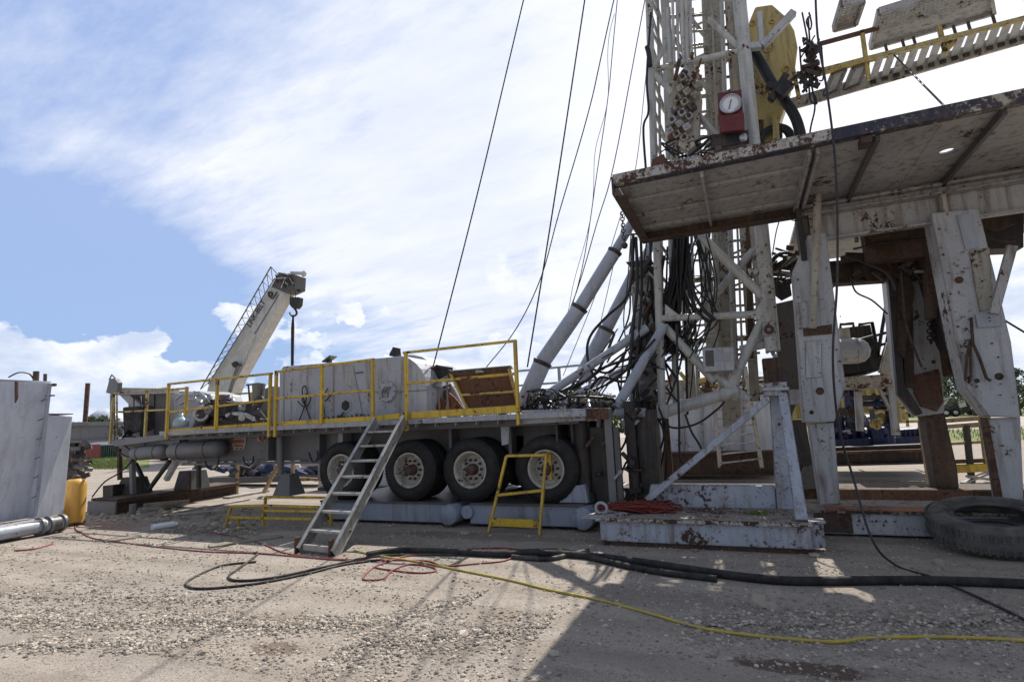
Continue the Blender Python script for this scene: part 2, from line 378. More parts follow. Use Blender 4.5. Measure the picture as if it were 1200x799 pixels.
k_ = MB(); k_.prism([at(375, 508, Y=9.3), at(372, 562, Y=9.3), at(383, 562, Y=9.3), at(397, 508, Y=9.3)], (0, .1, 0)); k_.box(-7.62, -7.5, 9.0, 9.24, 1.0, 1.7)
k_.build('bracket', 'trailer_light', tr, .005)
g = MB(); g.box(-14.75, -12.35, 9.2, 10.6, 1.5, 1.62); g.plate([(40, 499), (127, 498), (129, 515), (40, 519)], 9.75, .1); g.plate([(40, 495), (128, 494), (128, 498.5), (40, 499.5)], 9.6, .4); g.plate([(40, 518), (129, 514), (129, 517), (40, 521)], 9.62, .36); g.box(-14.4, -12.33, 9.05, 9.18, 1.3, 1.66)
g.plate([(128, 516), (197, 508), (197, 515), (134, 523)], 8.85, 1.2); g.build('gooseneck', 'trailer_grey', tr, .01)
# wheels
def wheel(x, y=8.72, z=.945, side=-1):
    w = MB(); rr = .315
    prof = [(rr, 0), (rr+.005, .025), (rr-.02, .03), (rr-.035, -.02), (.265, -.06), (.255, -.13), (.24, -.16), (.215, -.165), (.19, -.13), (.14, -.125), (.12, -.125), (.0, -.125)]
    w.lathe([(r, t) for r, t in prof], (x, y, z), (0, side, 0))
    w.lathe([(rr, .0), (rr, -.62)], (x, y, z), (0, side, 0))
    w = w.build('wheel', 'rim', tr)
    t_ = MB()
    for off in (0, .34):
        base = [(.315, -.01), (.33, .03), (.40, .045), (.46, .035), (.515, .01), (.54, -.03)]
        tread = []
        for k in range(6):
            y0 = -.03-k*.042
            tread += [(.548, y0-.002), (.55, y0-.032), (.53, y0-.034), (.53, y0-.040)]
        prof = base+tread+[(.54, -.285), (.49, -.31), (.38, -.32), (.315, -.29)]
        t_.lathe([(r, t-off) for r, t in prof], (x, y, z), (0, side, 0), 56)
        for k in range(56):
            th = 2*math.pi*k/56
            c = Vector((x+math.cos(th)*.532, y+side*(-.012-off), z+math.sin(th)*.532)); t_.beam(c, c+Vector((0, -side*.05, 0)), .018, .03, (math.cos(th), 0, math.sin(th)))
    for q_ in range(len(t_.v)):
        vx, vy, vz = t_.v[q_]
        if vz < .50: t_.v[q_] = (vx, vy+side*.02*(.50-vz)/.09*(1 if abs(vy-y) < .15 else -.5), max(vz, .408)+max(0, .44-vz)*.05)
    t_.build('tyre', 'tyre', w)
    h = MB(); h.lathe([(.10, -.125), (.10, -.05), (.088, -.03), (.085, .02), (.07, .04), (.0, .045)], (x, y, z), (0, side, 0), 24); h.build('hub', 'brown_steel', w)
    for k in range(10):
        th = 2*math.pi*k/10; c = Vector((x+math.cos(th)*.165, y+side*-.128, z+math.sin(th)*.165)); l = MB(); l.cyl(c, c+Vector((0, side*.05, 0)), .024, .022, 6); l.build('lug_nut', 'dark_steel', w)
    for k in (2.4, 5.54):
        c = Vector((x+math.cos(k)*.222, y+side*-.158, z+math.sin(k)*.222)); l = MB(); l.cyl(c, c+Vector((0, side*.004, 0)), .032, .032, 16); l.build('hand_hole', 'black_steel', w)
for x in (-7.3, -5.75, -4.5, -3.1):
    wheel(x)
for x in (-7.3, -5.75, -4.5, -3.1):
    w = MB(); w.lathe([(.3, -.05), (.25, -.15), (.12, -.15), (.1, 0), (0, 0)], (x, 11.6, .96), (0, 1, 0), 24); w = w.build('wheel', 'rim', tr)
    t_ = MB(); t_.lathe([(.3, 0), (.4, .04), (.5, .02), (.55, -.04), (.55, -.62), (.5, -.66), (.3, -.6)], (x, 11.6, .96), (0, 1, 0), 40); t_.build('tyre', 'tyre', w)
    a = MB(); a.cyl((x, 8.8, .96), (x, 11.5, .96), .08); a.build('axle', 'black_steel', tr)
s_ = MB(); s_.box(-7.9, -2.4, 9.56, 9.66, 1.0, 1.45); s_.box(-7.9, -2.4, 9.9, 10.3, .9, 1.7)
for x in (-6.5, -5.1, -3.8):
    s_.box(x-.1, x+.1, 9.3, 9.55, .8, 1.5)
s_.build('suspension', 'black_steel', tr, .01)
fl = MB(); fl.plate([(586, 492), (597, 492), (596, 520), (588, 522)], 8.8, .03); fl.build('bracket', 'trailer_light', tr, .004)
mf = MB(); mf.box(-2.9, -2.86, 8.7, 9.3, 1.25, 1.7); mf.build('mud_flap', 'black_steel', tr)
# end beams of the deck
e_ = MB(); e_.plate([(611, 481), (700, 478), (700, 492), (611, 497)], 8.62, .08); e_.build('deck_edge', 'trailer_light', tr, .005)
e_ = MB(); e_.plate([(686, 479), (712, 478), (712, 491), (686, 492)], 8.58, .04); e_.build('end_cap', 'rust', tr, .005)
# outriggers at the right end
j = MB(); p = at(680, 492, Y=9.0); j.cyl(p, (p.x, p.y, .55), .13, .13, 20); j.cyl((p.x, p.y, .55), (p.x, p.y, .40), .17, .2, 20); j.build('jack', 'dark_steel', tr)
for (a, c, Y, w_, mt) in (((712, 478), (712, 592), 8.75, .12, 'trailer_grey'), ((722, 500), (722, 590), 8.75, .09, 'under_grey'), ((737, 470), (737, 575), 9.1, .16, 'black_steel'), ((757, 480), (757, 580), 9.3, .3, 'black_steel'), ((702, 500), (702, 590), 9.2, .35, 'black_steel')):
    m_ = MB(); p = at(*a, Y=Y); q = at(*c, Y=Y); m_.beam(p, (p.x, q.y, q.z), w_, w_, (0, 1, 0)); m_.box(p.x-w_*.7, p.x+w_*.7, Y-w_*.7, Y+w_*.7, q.z-.03, q.z+.05); m_.build('jack', mt, tr, .01)
for i in range(26):
    m_ = MB(); p = at(R.uniform(694, 745), R.uniform(480, 560), Y=R.uniform(8.7, 9.4)); q = p+Vector((R.uniform(-.15, .15), R.uniform(-.1, .1), R.uniform(-.18, .18))); m_.cyl(p, q, R.uniform(.02, .05), n=10); m_.ball(p, R.uniform(.03, .05), n=8); m_.build('valve_fitting', R.choice(['trailer_grey', 'black_steel', 'trailer_light', 'brown_steel', 'dark_steel']), tr)
m_ = MB(); m_.cyl(at(722, 484, Y=9.2), at(757, 484, Y=9.2), .085, n=20); m_.build('pivot_pipe', 'trailer_light', tr)
m_ = MB(); m_.plate([(727, 492), (752, 491), (732, 510)], 9.05, .05); m_.build('gusset', 'trailer_light', tr, .003)
# handrails
def rail(pts, mt='yellow', r=.024):
    m_ = MB()
    for seg in pts: m_.tube([at(a, b, Y=YR) for a, b in seg], r, 8)
    return m_
def hand(segs, posts, toe, mt='yellow', Y=YR):
    m_ = MB()
    for seg in segs:
        p, q = [at(a, b, Y=Y) for a, b in seg]; m_.beam(p, q, .045, .045, (0, 1, 0))
    h = m_.build('handrail', mt, tr, .006)
    for (a, b0, b1) in posts:
        p = at(a, b0, Y=Y-.003); q = at(a, b1, Y=Y-.003); l = MB(); l.beam(V(p.x, p.y, p.z+.02), V(p.x, p.y, q.z), .06, .055, (0, 1, 0)); l.build('post', mt, h, .006)
    if toe:
        l = MB(); l.prism([at(a, b, Y=Y+.03) for a, b in toe], (0, .025, 0)); l.build('toe_board', mt, h, .004)
hand([((198, 450), (319.5, 437.5)), ((198, 483), (319, 468)), ((218, 455), (200, 456.5)), ], [(198, 450, 513), (255, 444.5, 504), (317, 438, 512), (219, 454, 487)], [(198, 503), (318, 494), (318, 503), (198, 511)])
hand([((325, 435.5), (438, 421)), ((325, 467), (437, 457))], [(324, 435.5, 512), (377.5, 429, 497), (437, 421, 500)], [(326, 494), (436, 487), (436, 495), (326, 502.5)])
hand([((472.5, 413.5), (603, 399.5)), ((475, 449.5), (603, 438))], [(475.5, 413, 505), (603.5, 399.5, 498)], [(479, 483), (605, 474.5), (605, 483.5), (479, 491)])
hand([], [], [(438, 487), (475, 483), (475, 490), (438, 494)])
hand([((133, 461), (196, 455)), ((133, 483), (196, 480))], [(133, 461, 520), (173, 457, 512)], None, 'yellow_pale', 8.9)
hand([((605, 435), (700, 426)), ((605, 452), (700, 445)), ((605, 466), (700, 460))], [(655, 432, 478), (625, 434, 478), (690, 428, 478)], None, 'trailer_light', 11.3)
hand([((345, 478), (372, 476)), ((271, 462), (330, 458)), ((271, 478), (325, 476))], [(272, 462, 498), (295, 461, 498)], None, 'yellow_pale', 11.2)
# housings on the deck
def pl(name, px, Y, th, mt, bev=.012, par=None): m_ = MB(); m_.plate(px, Y, th); return m_.build(name, mt, par or tr, bev)
hA = pl('housing', [(327, 437), (331, 429), (437, 421), (438, 494), (327, 502)], 9.0, 1.9, 'housing_white', .03)
hx = []
c = at(405, 475, Y=8.985)
for r_, dy, mt, nm in ((.165, 0, 'trailer_light', 'hatch_rim'), (.11, -.008, 'black_steel', 'hatch_opening')):
    m_ = MB(); m_.prism([(c.x+math.cos(k*math.pi/3+.5)*r_, c.y+dy, c.z+math.sin(k*math.pi/3+.5)*r_) for k in range(6 if r_ < .15 else 6)], (0, .02, 0)); m_.build(nm, mt, hA, .004)
for a in ((390.5, 425, 390.5, 496), (437, 422, 437, 494), (332, 436, 332, 499)): m_ = MB(); m_.beam(at(a[0], a[1], Y=8.99), at(a[2], a[3], Y=8.99), .025, .02, (0, 1, 0)); m_.build('seam', 'trailer_light', hA, .004)
m_ = MB(); m_.plate([(408, 428), (413, 428), (425, 488), (417, 489)], 8.975, .02); m_.build('seam', 'trailer_light', hA, .004)
for px in ([(381, 470), (391, 459)], [(396, 490), (403, 483)], [(417, 437), (425, 436)], [(340, 492), (344, 496)], [(384, 455), (378, 466), (381, 489)]):
    m_ = MB(); m_.tube([at(a, b, Y=8.96) for a, b in px], .012, 6); m_.build('loose_cable', 'hose_black', hA)
for i in range(12):
    m_ = MB(); a = 381+i*4.6; p = at(a, 493-(i*.5), Y=8.93); m_.beam(p, p+V(R.uniform(-.04, .04), 0, R.uniform(.02, .09)), .03, .015, (0, 1, 0)); m_.build('debris', 'brown_steel', hA)
m_ = MB(); lp = [at(a, b, Y=8.95) for a, b in ((350, 494), (356, 478), (360, 460), (357, 452), (354, 458), (358, 475), (364, 492))]; m_.tube(smoothpts(lp), .012, 6)
m_.tube(smoothpts([at(a, b, Y=8.93) for a, b in ((349, 470), (355, 476), (361, 474), (364, 466), (359, 462), (354, 468), (360, 478))]), .012, 6); m_.build('cable_coil', 'hose_black', hA)
hB = pl('housing', [(438, 420), (471, 417), (480, 420), (487, 425), (493, 432), (497, 441), (499, 451), (499.5, 486), (438, 493)], 8.95, 1.3, 'housing_white', .02)
c = at(454, 459, Y=8.94); m_ = MB(); m_.lathe([(.2, 0), (.2, .03), (.185, .045), (.17, .035), (.12, .03), (.06, .08), (0, .085)], c, (0, -1, 0), 32); m_.build('round_cover', 'grey_white', hB)
for k in range(10):
    th = k*.628; p = c+V(math.cos(th)*.19, -.03, math.sin(th)*.19); m_ = MB(); m_.cyl(p, p+V(0, -.02, 0), .014, n=6); m_.build('bolt', 'trailer_grey', hB)
for k in (-.09, -.03, .03): m_ = MB(); m_.tube([c+V(k, -.03, -.1), c+V(k+.05, -.11, .02), c+V(k+.07, -.05, .09)], .018, 6); m_.build('bracket', 'trailer_grey', hB)
for a in ((438.5, 459, 444, 459), (464, 459, 500, 457)): m_ = MB(); m_.beam(at(a[0], a[1], Y=8.94), at(a[2], a[3], Y=8.94), .012, .012, (0, 1, 0)); m_.build('seam', 'trailer_grey', hB)
# stack cone and lid on roof
c = at(463, 417, Y=9.3); m_ = MB(); m_.lathe([(.12, -.02), (.12, .03), (.085, .14), (.085, .17), (.06, .16), (.06, .05)], c, (.25, 0, 1), 24); m_.build('stack', 'black_steel', tr)
p = at(385, 424, Y=9.4); m_ = MB(); m_.beam(p+V(-.09, 0, 0), p+V(.14, 0, .12), .22, .03); m_.build('lid', 'under_grey', tr, .004); m_ = MB(); m_.beam(p+V(.02, 0, -.1), p+V(.02, 0, .04), .08, .08); m_.build('lid_stand', 'dark_steel', tr)
# drum guard: large curved shell, lit from behind
sh = MB(); outer = [(472, 415), (484, 415.5), (495, 418), (505, 424), (513, 433), (522, 441), (532, 455), (540, 470), (545, 481), (502, 486), (502, 440)]
sh.prism([at(a, b, Y=9.9) for a, b in outer], (0, 1.0, 0)); sh = sh.build('drum_guard', 'grey_white', tr, .03)
m_ = MB()
for i in range(9):
    a = 500+i*3; m_.beam(at(a, 482, Y=9.4), at(a+5-i*.3, 462+i*1.2, Y=9.5), .022, .2)
m_.plate([(494, 484), (494, 449), (505, 456), (507, 483)], 9.5, .05); m_.build('drum_fins', 'orange_rust', tr)
m_ = MB(); m_.plate([(507, 456), (527, 450), (527, 481), (507, 483)], 9.6, .06); m_.build('drum', 'rust', tr)
m_ = MB(); m_.plate([(525, 482), (526, 460), (533, 466), (545, 481)], 9.55, .04); m_.build('guard_patch', 'orange_rust', tr)
m_ = MB(); m_.plate([(506, 432), (512, 429), (528, 434), (530, 446), (518, 447), (512, 443)], 9.45, .2); m_.build('brake_band', 'black_steel', tr, .01)
for a, c in (((506, 432), (512, 429)), ((512, 429), (529, 432))): m_ = MB(); m_.tube([at(*a, Y=9.4), at(*c, Y=9.4)], .03, 8); m_.ball(at(*a, Y=9.4), .035, n=8); m_.ball(at(*c, Y=9.4), .035, n=8); m_.build('brake_rod', 'dark_steel', tr)
for seg in (((505, 449), (520, 457), (526, 454)), ((508, 450), (524, 441)), ((524, 440), (524.5, 480)), ((514, 458), (515, 480)), ((500, 446), (514, 457))): m_ = MB(); m_.tube([at(a, b, Y=9.2) for a, b in seg], .022, 6); m_.build('linkage', 'trailer_grey', tr)
# tilted stair platform with rusty plate
tp = MB()
P4 = [at(529, 437, Y=8.72), at(597, 431, Y=8.72), at(609, 477, Y=8.95), at(549, 480, Y=8.95)]
tp.prism(P4, (0, .04, .02)); tp = tp.build('hatch_plate', 'red_rust', tr, .004)
for a, c in ((0, 1), (1, 2), (3, 0)): m_ = MB(); m_.beam(P4[a]+V(0, -.03, 0), P4[c]+V(0, -.03, 0), .05, .06, (0, 1, 0)); m_.build('frame', 'yellow_pale' if a else 'brown_steel', tp, .005)
m_ = MB(); m_.beam(P4[0].lerp(P4[3], .6)+V(0, -.035, 0), P4[1].lerp(P4[2], .6)+V(0, -.035, 0), .045, .05, (0, 1, 0)); m_.build('crossbar', 'yellow_pale', tp, .005)
m_ = MB(); m_.plate([(528, 434), (598, 428), (601, 432), (530, 439)], 8.68, .05); m_.build('lip', 'trailer_grey', tp, .004)
m_ = MB(); m_.plate([(557, 433.5), (567, 432.5), (567, 436), (557, 437)], 8.66, .01); m_.build('handle', 'alu', tp, .002)
# engine and equipment, left half of the deck
def blob(name, pts, mt, Y, r, n=10): m_ = MB(); m_.tube(smoothpts([at(a, b, Y=Y) for a, b in pts]), r, n); return m_.build(name, mt, tr)
en = MB(); p = at(262, 497, Y=9.4); q = at(315, 470, Y=9.4); en.box(p.x-.6, p.x+1.0, 9.3, 10.3, 1.87, 2.15); en.box(p.x-.4, p.x+.3, 9.2, 10.1, 2.15, 2.5); en = en.build('engine', 'black_steel', tr, .03)
for i in range(34):
    m_ = MB(); p = at(R.uniform(232, 312), R.uniform(468, 494), Y=R.uniform(9.05, 9.5)); ax = V(R.uniform(-1, 1), R.uniform(-1, 1), R.uniform(-.4, .4)).normalized(); L_ = R.uniform(.08, .35); rd = R.uniform(.02, .09)
    if i % 3: m_.cyl(p-ax*L_/2, p+ax*L_/2, rd, n=12)
    else: m_.lathe([(rd*.3, -.03), (rd*1.6, -.03), (rd*1.6, .03), (rd*.3, .03)], p, (0, -1, .1), 18)
    m_.build('engine_part', R.choice(['dark_steel', 'black_steel', 'silver', 'trailer_grey', 'black_steel']), en)
m_ = MB(); m_.torus(at(236, 485, Y=9.1), (.5, -1, 0), .15, .045); m_.build('exhaust_bend', 'silver', en)
m_ = MB(); m_.tube(smoothpts([at(a, b, Y=9.1) for a, b in ((266, 487), (275, 485), (286, 486), (297, 491))]), .05, 10); m_.build('intake_pipe', 'silver', en)
m_ = MB(); c = at(263, 470, Y=9.6); m_.lathe([(0, -.16), (.14, -.16), (.15, .12), (.12, .16), (0, .16)], c, (0, 0, 1), 20); m_.build('air_cleaner', 'filter_brown', en)
fi = MB(); c = at(303, 458, Y=9.3); fi.lathe([(.12, -.2), (.14, .12), (.15, .13), (.15, .17), (.05, .19), (0, .19)], c, (0, 0, 1), 24); fi.build('filter_can', 'trailer_grey', tr)
for seg in (((291, 450), (293, 475)), ((297, 450), (297, 490)), ((307, 455), (302, 492)), ((289, 451), (299, 450))): blob('control_pipe', seg, 'dark_steel', 9.2, .02, 6)
m_ = MB(); m_.plate([(303, 458), (318, 452), (319, 497), (305, 497)], 9.7, .7); m_.build('housing', 'trailer_grey', tr, .02)
m_ = MB(); m_.plate([(203, 462), (232, 458), (246, 462), (250, 472), (224, 502), (203, 503)], 9.5, .9); m_.build('engine_hood', 'trailer_light', tr, .03)
m_ = MB(); m_.plate([(226, 498), (243, 468), (247, 468), (240, 497)], 9.2, .4); m_.build('belt_guard', 'black_steel', tr, .01)
for seg in (((206, 468), (215, 462), (232, 463)), ((210, 474), (222, 468), (240, 470)), ((234, 460), (241, 466), (240, 474)), ((228, 458), (228, 466), (236, 472))): blob('pipe', seg, 'silver', 9.3, .03, 8)
m_ = MB(); c = at(212, 494, Y=8.85); m_.lathe([(0, -.12), (.16, -.12), (.17, -.03), (.15, .04), (.09, .09), (.045, .12), (.045, .19), (0, .19)], c, (0, 0, 1), 24); tag(m_.build('water_jug', 'plastic_blue'), 'round pale blue water jug on the deck behind the yellow toe board', 'jug')
m_ = MB(); m_.plate([(150, 462), (196, 457), (200, 512), (150, 514)], 9.6, 1.2); m_.build('cabinet', 'trailer_grey', tr, .02)
for a in (181, 196): m_ = MB(); m_.beam(at(a, 460, Y=9.58), at(a, 511, Y=9.58), .02, .015, (0, 1, 0)); m_.build('cabinet_seam', 'dark_steel', tr)
m_ = MB(); m_.plate([(134, 454), (197, 455), (197, 461), (134, 463)], 9.35, .3); m_.plate([(140, 463), (152, 463), (166, 476), (154, 477)], 9.4, .1); m_.build('boom_rest', 'trailer_light', tr, .01)
sk = MB(); sk.plate([(143, 477), (165, 475), (165, 503), (156, 507), (150, 503), (144, 509)], 8.95, .35); sk.build('canvas_bag', 'black_cloth', tr, .04)
m_ = MB(); m_.tube([at(a, b, Y=9.0) for a, b in ((157, 476), (157, 465), (165, 464), (165.5, 476))], .015, 6); m_.build('bag_handle', 'black_steel', tr)
for i in range(22):
    m_ = MB(); p = at(R.uniform(136, 168), R.uniform(500, 514), Y=R.uniform(9, 9.3)); ax = V(R.uniform(-1, 1), R.uniform(-.3, .3), R.uniform(-.6, .6)).normalized(); m_.cyl(p-ax*.1, p+ax*.12, R.uniform(.015, .05), n=10); m_.build('fitting', R.choice(['dark_steel', 'trailer_grey', 'silver', 'black_steel']), tr)
for x_ in (130, 134, 137):
    m_ = MB(); m_.beam(at(x_, 462, Y=9.0), at(x_, 515, Y=9.0), .03, .03); m_.build('post', 'cream', tr)
m_ = MB(); 
for i in range(6): m_.beam(at(129, 512-i*8, Y=9.0), at(138, 512-i*8, Y=9.0), .02, .02)
m_.build('ladder_rungs', 'cream', tr)
m_ = MB(); m_.plate([(124, 460), (128, 444), (134, 443), (138, 448), (137, 458), (131, 462)], 9.0, .12); m_.tube([at(a, b, Y=9.05) for a, b in ((128, 445), (131, 439), (139, 447))], .02, 6); m_.build('work_lamp', 'trailer_grey', tr, .01)
# air tanks and undergear
for a, c, r_ in (((156, 531), (196, 529), .17), ((200, 529), (262, 525), .20)):
    p = at(*a, Y=9.0); q = at(*c, Y=9.0); dx = (q-p).normalized(); m_ = MB(); L_ = (q-p).length
    m_.lathe([(0, 0), (r_*.6, .02), (r_*.9, .08), (r_, .14), (r_, L_-.14), (r_*.9, L_-.08), (r_*.6, L_-.02), (0, L_)], p, dx, 28)
    ta = m_.build('air_tank', 'trailer_grey', tr)
    for f_ in (.25, .75): m_ = MB(); m_.lathe([(r_+.004, -.02), (r_+.008, -.02), (r_+.008, .02), (r_+.004, .02)], p+dx*L_*f_, dx, 28); m_.build('strap', 'under_grey', ta)
for pts in (((210, 512), (214, 525), (224, 534), (240, 536), (250, 528), (253, 512)), ((190, 508), (176, 515), (160, 532), (150, 545), (138, 555), (122, 565), (108, 582)), ((137, 515), (146, 522), (156, 530)), ((128, 522), (150, 535), (160, 525)), ((240, 540), (244, 548), (250, 550), (255, 545), (256, 536)), ((285, 535), (287, 542), (292, 545), (296, 541), (297, 534)), ((362, 530), (366, 540), (372, 538), (372, 528))):
    blob('brake_hose', pts, 'hose_black', 8.95, .018, 6)
lg = MB(); lg.beam(at(155, 538, Y=9.3), at(156, 579, Y=9.3), .11, .11); lg.beam(at(154, 518, Y=9.3), at(155, 540, Y=9.3), .2, .2); lg.build('landing_leg', 'trailer_grey', tr, .01)
lg = MB(); lg.beam(at(140, 515, Y=9.4), at(140.5, 562, Y=9.4), .09, .09); lg.build('landing_leg', 'brown_steel', tr, .01)
pf = MB()
def foot(px0, px1, py_top, py_bot, Y, mt, wt=.35):
    a = at(px0, py_bot, Y=Y); b = at(px1, py_bot, Y=Y); c = at((px0+px1)/2, py_top, Y=Y); z1 = c.z; z0 = a.z; m_ = MB(); w = b.x-a.x; k = w*wt/2; cx = (a.x+b.x)/2
    vs = [(cx-w/2, Y, z0), (cx+w/2, Y, z0), (cx+w/2, Y+w, z0), (cx-w/2, Y+w, z0), (cx-k, Y+w/2-k, z1), (cx+k, Y+w/2-k, z1), (cx+k, Y+w/2+k, z1), (cx-k, Y+w/2+k, z1)]
    m_.add(vs, [(0, 1, 2, 3), (4, 5, 6, 7), (0, 1, 5, 4), (1, 2, 6, 5), (2, 3, 7, 6), (3, 0, 4, 7)]); return m_.build('jack_foot', mt, tr, .01)
foot(131, 151, 560, 584, 9.2, 'dark_steel', .6); foot(203, 222, 552, 574, 10.2, 'under_grey', .75); foot(319, 339, 556, 581, 8.95, 'trailer_grey', .5)
m_ = MB(); m_.cyl(at(328.5, 512, Y=9.1), at(329, 545, Y=9.1), .075, n=16); m_.cyl(at(329, 545, Y=9.1), at(329.5, 557, Y=9.1), .06, n=16); m_.build('jack', 'trailer_grey', tr)
m_ = MB(); m_.plate([(120, 569), (132, 568), (132, 584), (120, 586)], 9.0, .4); m_.build('battery_box', 'black_steel', tr, .02)
for a, c, r_, mt in (((159, 543), (174, 574), .05, 'black_steel'), ((174, 574), (199, 540), .05, 'black_steel'), ((195, 562), (209, 537), .07, 'trailer_light'), ((233, 535), (233, 572), .05, 'dark_steel'), ((222, 553), (222, 574), .035, 'brown_steel')):
    m_ = MB(); m_.beam(at(*a, Y=9.5), at(*c, Y=9.5), r_*1.6, r_*1.6); m_.build('brace', mt, tr, .005)
# warning decal: faded red triangle of lettering
def decal(name, rects, Y, mt, par):
    m_ = MB()
    for x0, y0, x1, y1 in rects: m_.plate([(x0, y0), (x1, y0), (x1, y1), (x0, y1)], Y, .003)
    return m_.build(name, mt, par)
w_ = [pl('warning_sign', [(270, 513), (289, 512), (286, 527), (274, 528)], 9.235, .008, 'cream', 0)]
decal('warning_lettering', [(272+i*2.4, 515.5-i*.1, 273.8+i*2.4, 519.5-i*.1) for i in range(6)]+[(274, 521, 285, 523), (276, 524.5, 279, 526.5), (281, 524.5, 284, 526.5)], 9.228, 'mark_red', tr)
w_ = [pl('warning_sign', [(301, 511.5), (313, 510.5), (313, 517), (301, 518)], 9.235, .008, 'cream', 0)]
decal('warning_lettering', [(303+i*2.5, 513, 304.6+i*2.5, 515.5) for i in range(4)], 9.228, 'mark_red', tr)
# hydraulic clutter and valve bank at the right end of the deck
vb = pl('valve_bank', [(664, 470), (706, 470), (706, 479), (664, 481)], 8.95, .3, 'under_grey')
for i in range(8):
    m_ = MB(); p = at(668+i*4.6, 472, Y=8.9); m_.tube([p, p+V(-.02, -.02, .14), p+V(.0, -.03, .2)], .013, 8); m_.build('lever', 'valve', vb)
for i in range(70):
    m_ = MB(); p = at(R.uniform(616, 716), R.uniform(462, 480), Y=R.uniform(8.75, 10)); ax = V(R.uniform(-1, 1), R.uniform(-.5, .5), R.uniform(-.5, .6)).normalized(); L_ = R.uniform(.06, .3); rd = R.choice([.015, .02, .03, .05])
    m_.cyl(p-ax*L_/2, p+ax*L_/2, rd, n=10)
    if i % 3 == 0: m_.ball(p+ax*L_/2, rd*1.7, n=8)
    m_.build('fitting', R.choice(['dark_steel', 'valve', 'silver', 'black_steel', 'trailer_grey', 'valve']), tr)
for i in range(22):
    a = R.uniform(612, 690); pts = [at(a+R.uniform(-10, 45)*k/3, R.uniform(455, 488), Y=R.uniform(8.6, 9.6)) for k in range(5)]
    m_ = MB(); m_.tube(smoothpts(pts), R.choice([.011, .015, .02]), 6); m_.build('hydraulic_hose', 'hose_black', tr)
# ------------------------------------------------------------------ steel mats, chock, stairs, small frames
def mat_(x0, x1, lab, tube_end=True):
    t_ = thing('steel_mat', (x0, 9, 0), lab, 'mat', 'blue grey steel mats under the wheels')
    m_ = MB(); m_.box(x0, x1, 8.66, 11.9, .05, .37); m_.build('mat_body', 'mat_blue', t_, .015)
    m_ = MB(); m_.box(x0+.02, x1-.02, 8.62, 11.92, .37, .40); m_.build('top_plate', 'under_grey', t_, .006)
    m_ = MB(); r_ = .17; m_.lathe([(0, 0), (r_*.94, 0), (r_, .012), (r_, .5)], (x1-.02, 8.50, .21), (0, 1, 0), 28); m_.build('pipe_end', 'mat_blue', t_)
    m_ = MB(); m_.cyl((x1-.02, 8.9, .21), (x1-.02, 11.9, .21), r_, n=20); m_.build('roller_pipe', 'mat_blue', t_)
    return t_
mat_(-7.75, -4.83, 'blue grey steel mat under the middle wheels, left of the other mat')
mat_(-4.5, -2.45, 'blue grey steel mat under the rightmost wheel behind the small yellow step frame')
m_ = MB(); m_.cyl((-4.53, 8.60, .25), (-4.53, 11.8, .25), .11, n=20); tag(m_.build('pipe', 'mat_blue'), 'short steel pipe wedged in the gap between the two blue grey mats', 'pipe')
m_ = MB(); q = [at(654, 591, Y=8.75), at(668, 571, Y=8.75), at(689, 569, Y=8.75), at(692, 594, Y=8.75)]; m_.prism([V(-2.92, 8.75, .41), V(-2.76, 8.75, .66), V(-2.47, 8.75, .70), V(-2.43, 8.75, .41)], (0, .5, 0)); tag(m_.build('wheel_chock', 'mat_blue', bevel=.01), 'blue grey steel chock wedged against the rightmost trailer wheel', 'chock')
# stairs
A = at(352, 646, Z=0.02); B_ = at(392, 650, Z=0.02); C_ = at(441, 492, Y=8.42); D_ = at(474, 497, Y=8.42)
st = thing('access_stairs', A, 'worn aluminium stairs with seven flat treads leaning on the trailer deck', 'stairs')
D_.z = C_.z
for p, q in ((A, C_), (B_, D_)):
    m_ = MB(); dd, a_, bb = frame(q-p)
    sgn = 1 if p is A else -1
    m_.beam(p, q, .012, .17); m_.beam(p+bb*.085, q+bb*.085, .06, .012); m_.beam(p-bb*.085, q-bb*.085, .06, .012); m_.build('stringer', 'alu', st, .003)
N_ = 8
for i in range(1, 8):
    f_ = i/8+.01; p = A.lerp(C_, f_); q = B_.lerp(D_, f_); m_ = MB(); w = (q-p); nn = V(-w.y, w.x, 0).normalized()
    for k in range(4): m_.beam(p+nn*(k*.055-.08), q+nn*(k*.055-.08), .045, .035)
    m_.build('tread', 'alu', st, .003)
m_ = MB(); m_.beam(A+V(.05, .02, .06), B_+V(-.03, .02, .06), .05, .08); m_.build('foot_bar', 'alu', st, .004)
for p in (A, B_): m_ = MB(); m_.box(p.x-.07, p.x-.04, p.y-.05, p.y+.05, 0, .22); m_.build('foot', 'rust', st, .003)
# yellow step frame
sf = thing('step_frame', at(612, 620, Z=0), 'small yellow tubular step frame standing in front of the rightmost trailer wheel', 'step frame')
a1 = at(583, 619, Z=0); a1 = V(a1.x, 8.25, 0); a2 = at(634, 626, Z=0); a2 = V(a2.x, 8.2, 0); t1 = at(593.5, 534, Y=a1.y+.25); t2 = at(640, 533, Y=a2.y+.25)
for p, q in ((a1, t1), (a2, t2), (t1, t2), (a1.lerp(t1, .48), a2.lerp(t2, .55))):
    m_ = MB(); m_.beam(p, q, .045, .045); m_.build('rail', 'yellow', sf, .005)
m_ = MB(); m_.beam(t2+V(-.04, .3, .03), t2+V(-.04, .3, -.42), .045, .045); m_.beam(t2+V(0, 0, 0), t2+V(-.04, .32, .03), .045, .045); m_.build('rail', 'yellow', sf, .005)
m_ = MB(); m_.prism([a1+V(0, .02, .10), a2+V(0, .02, .10), a2+V(0, .02, .23), a1+V(0, .02, .23)], (0, .02, 0)); m_.build('kick_plate', 'yellow', sf, .003)
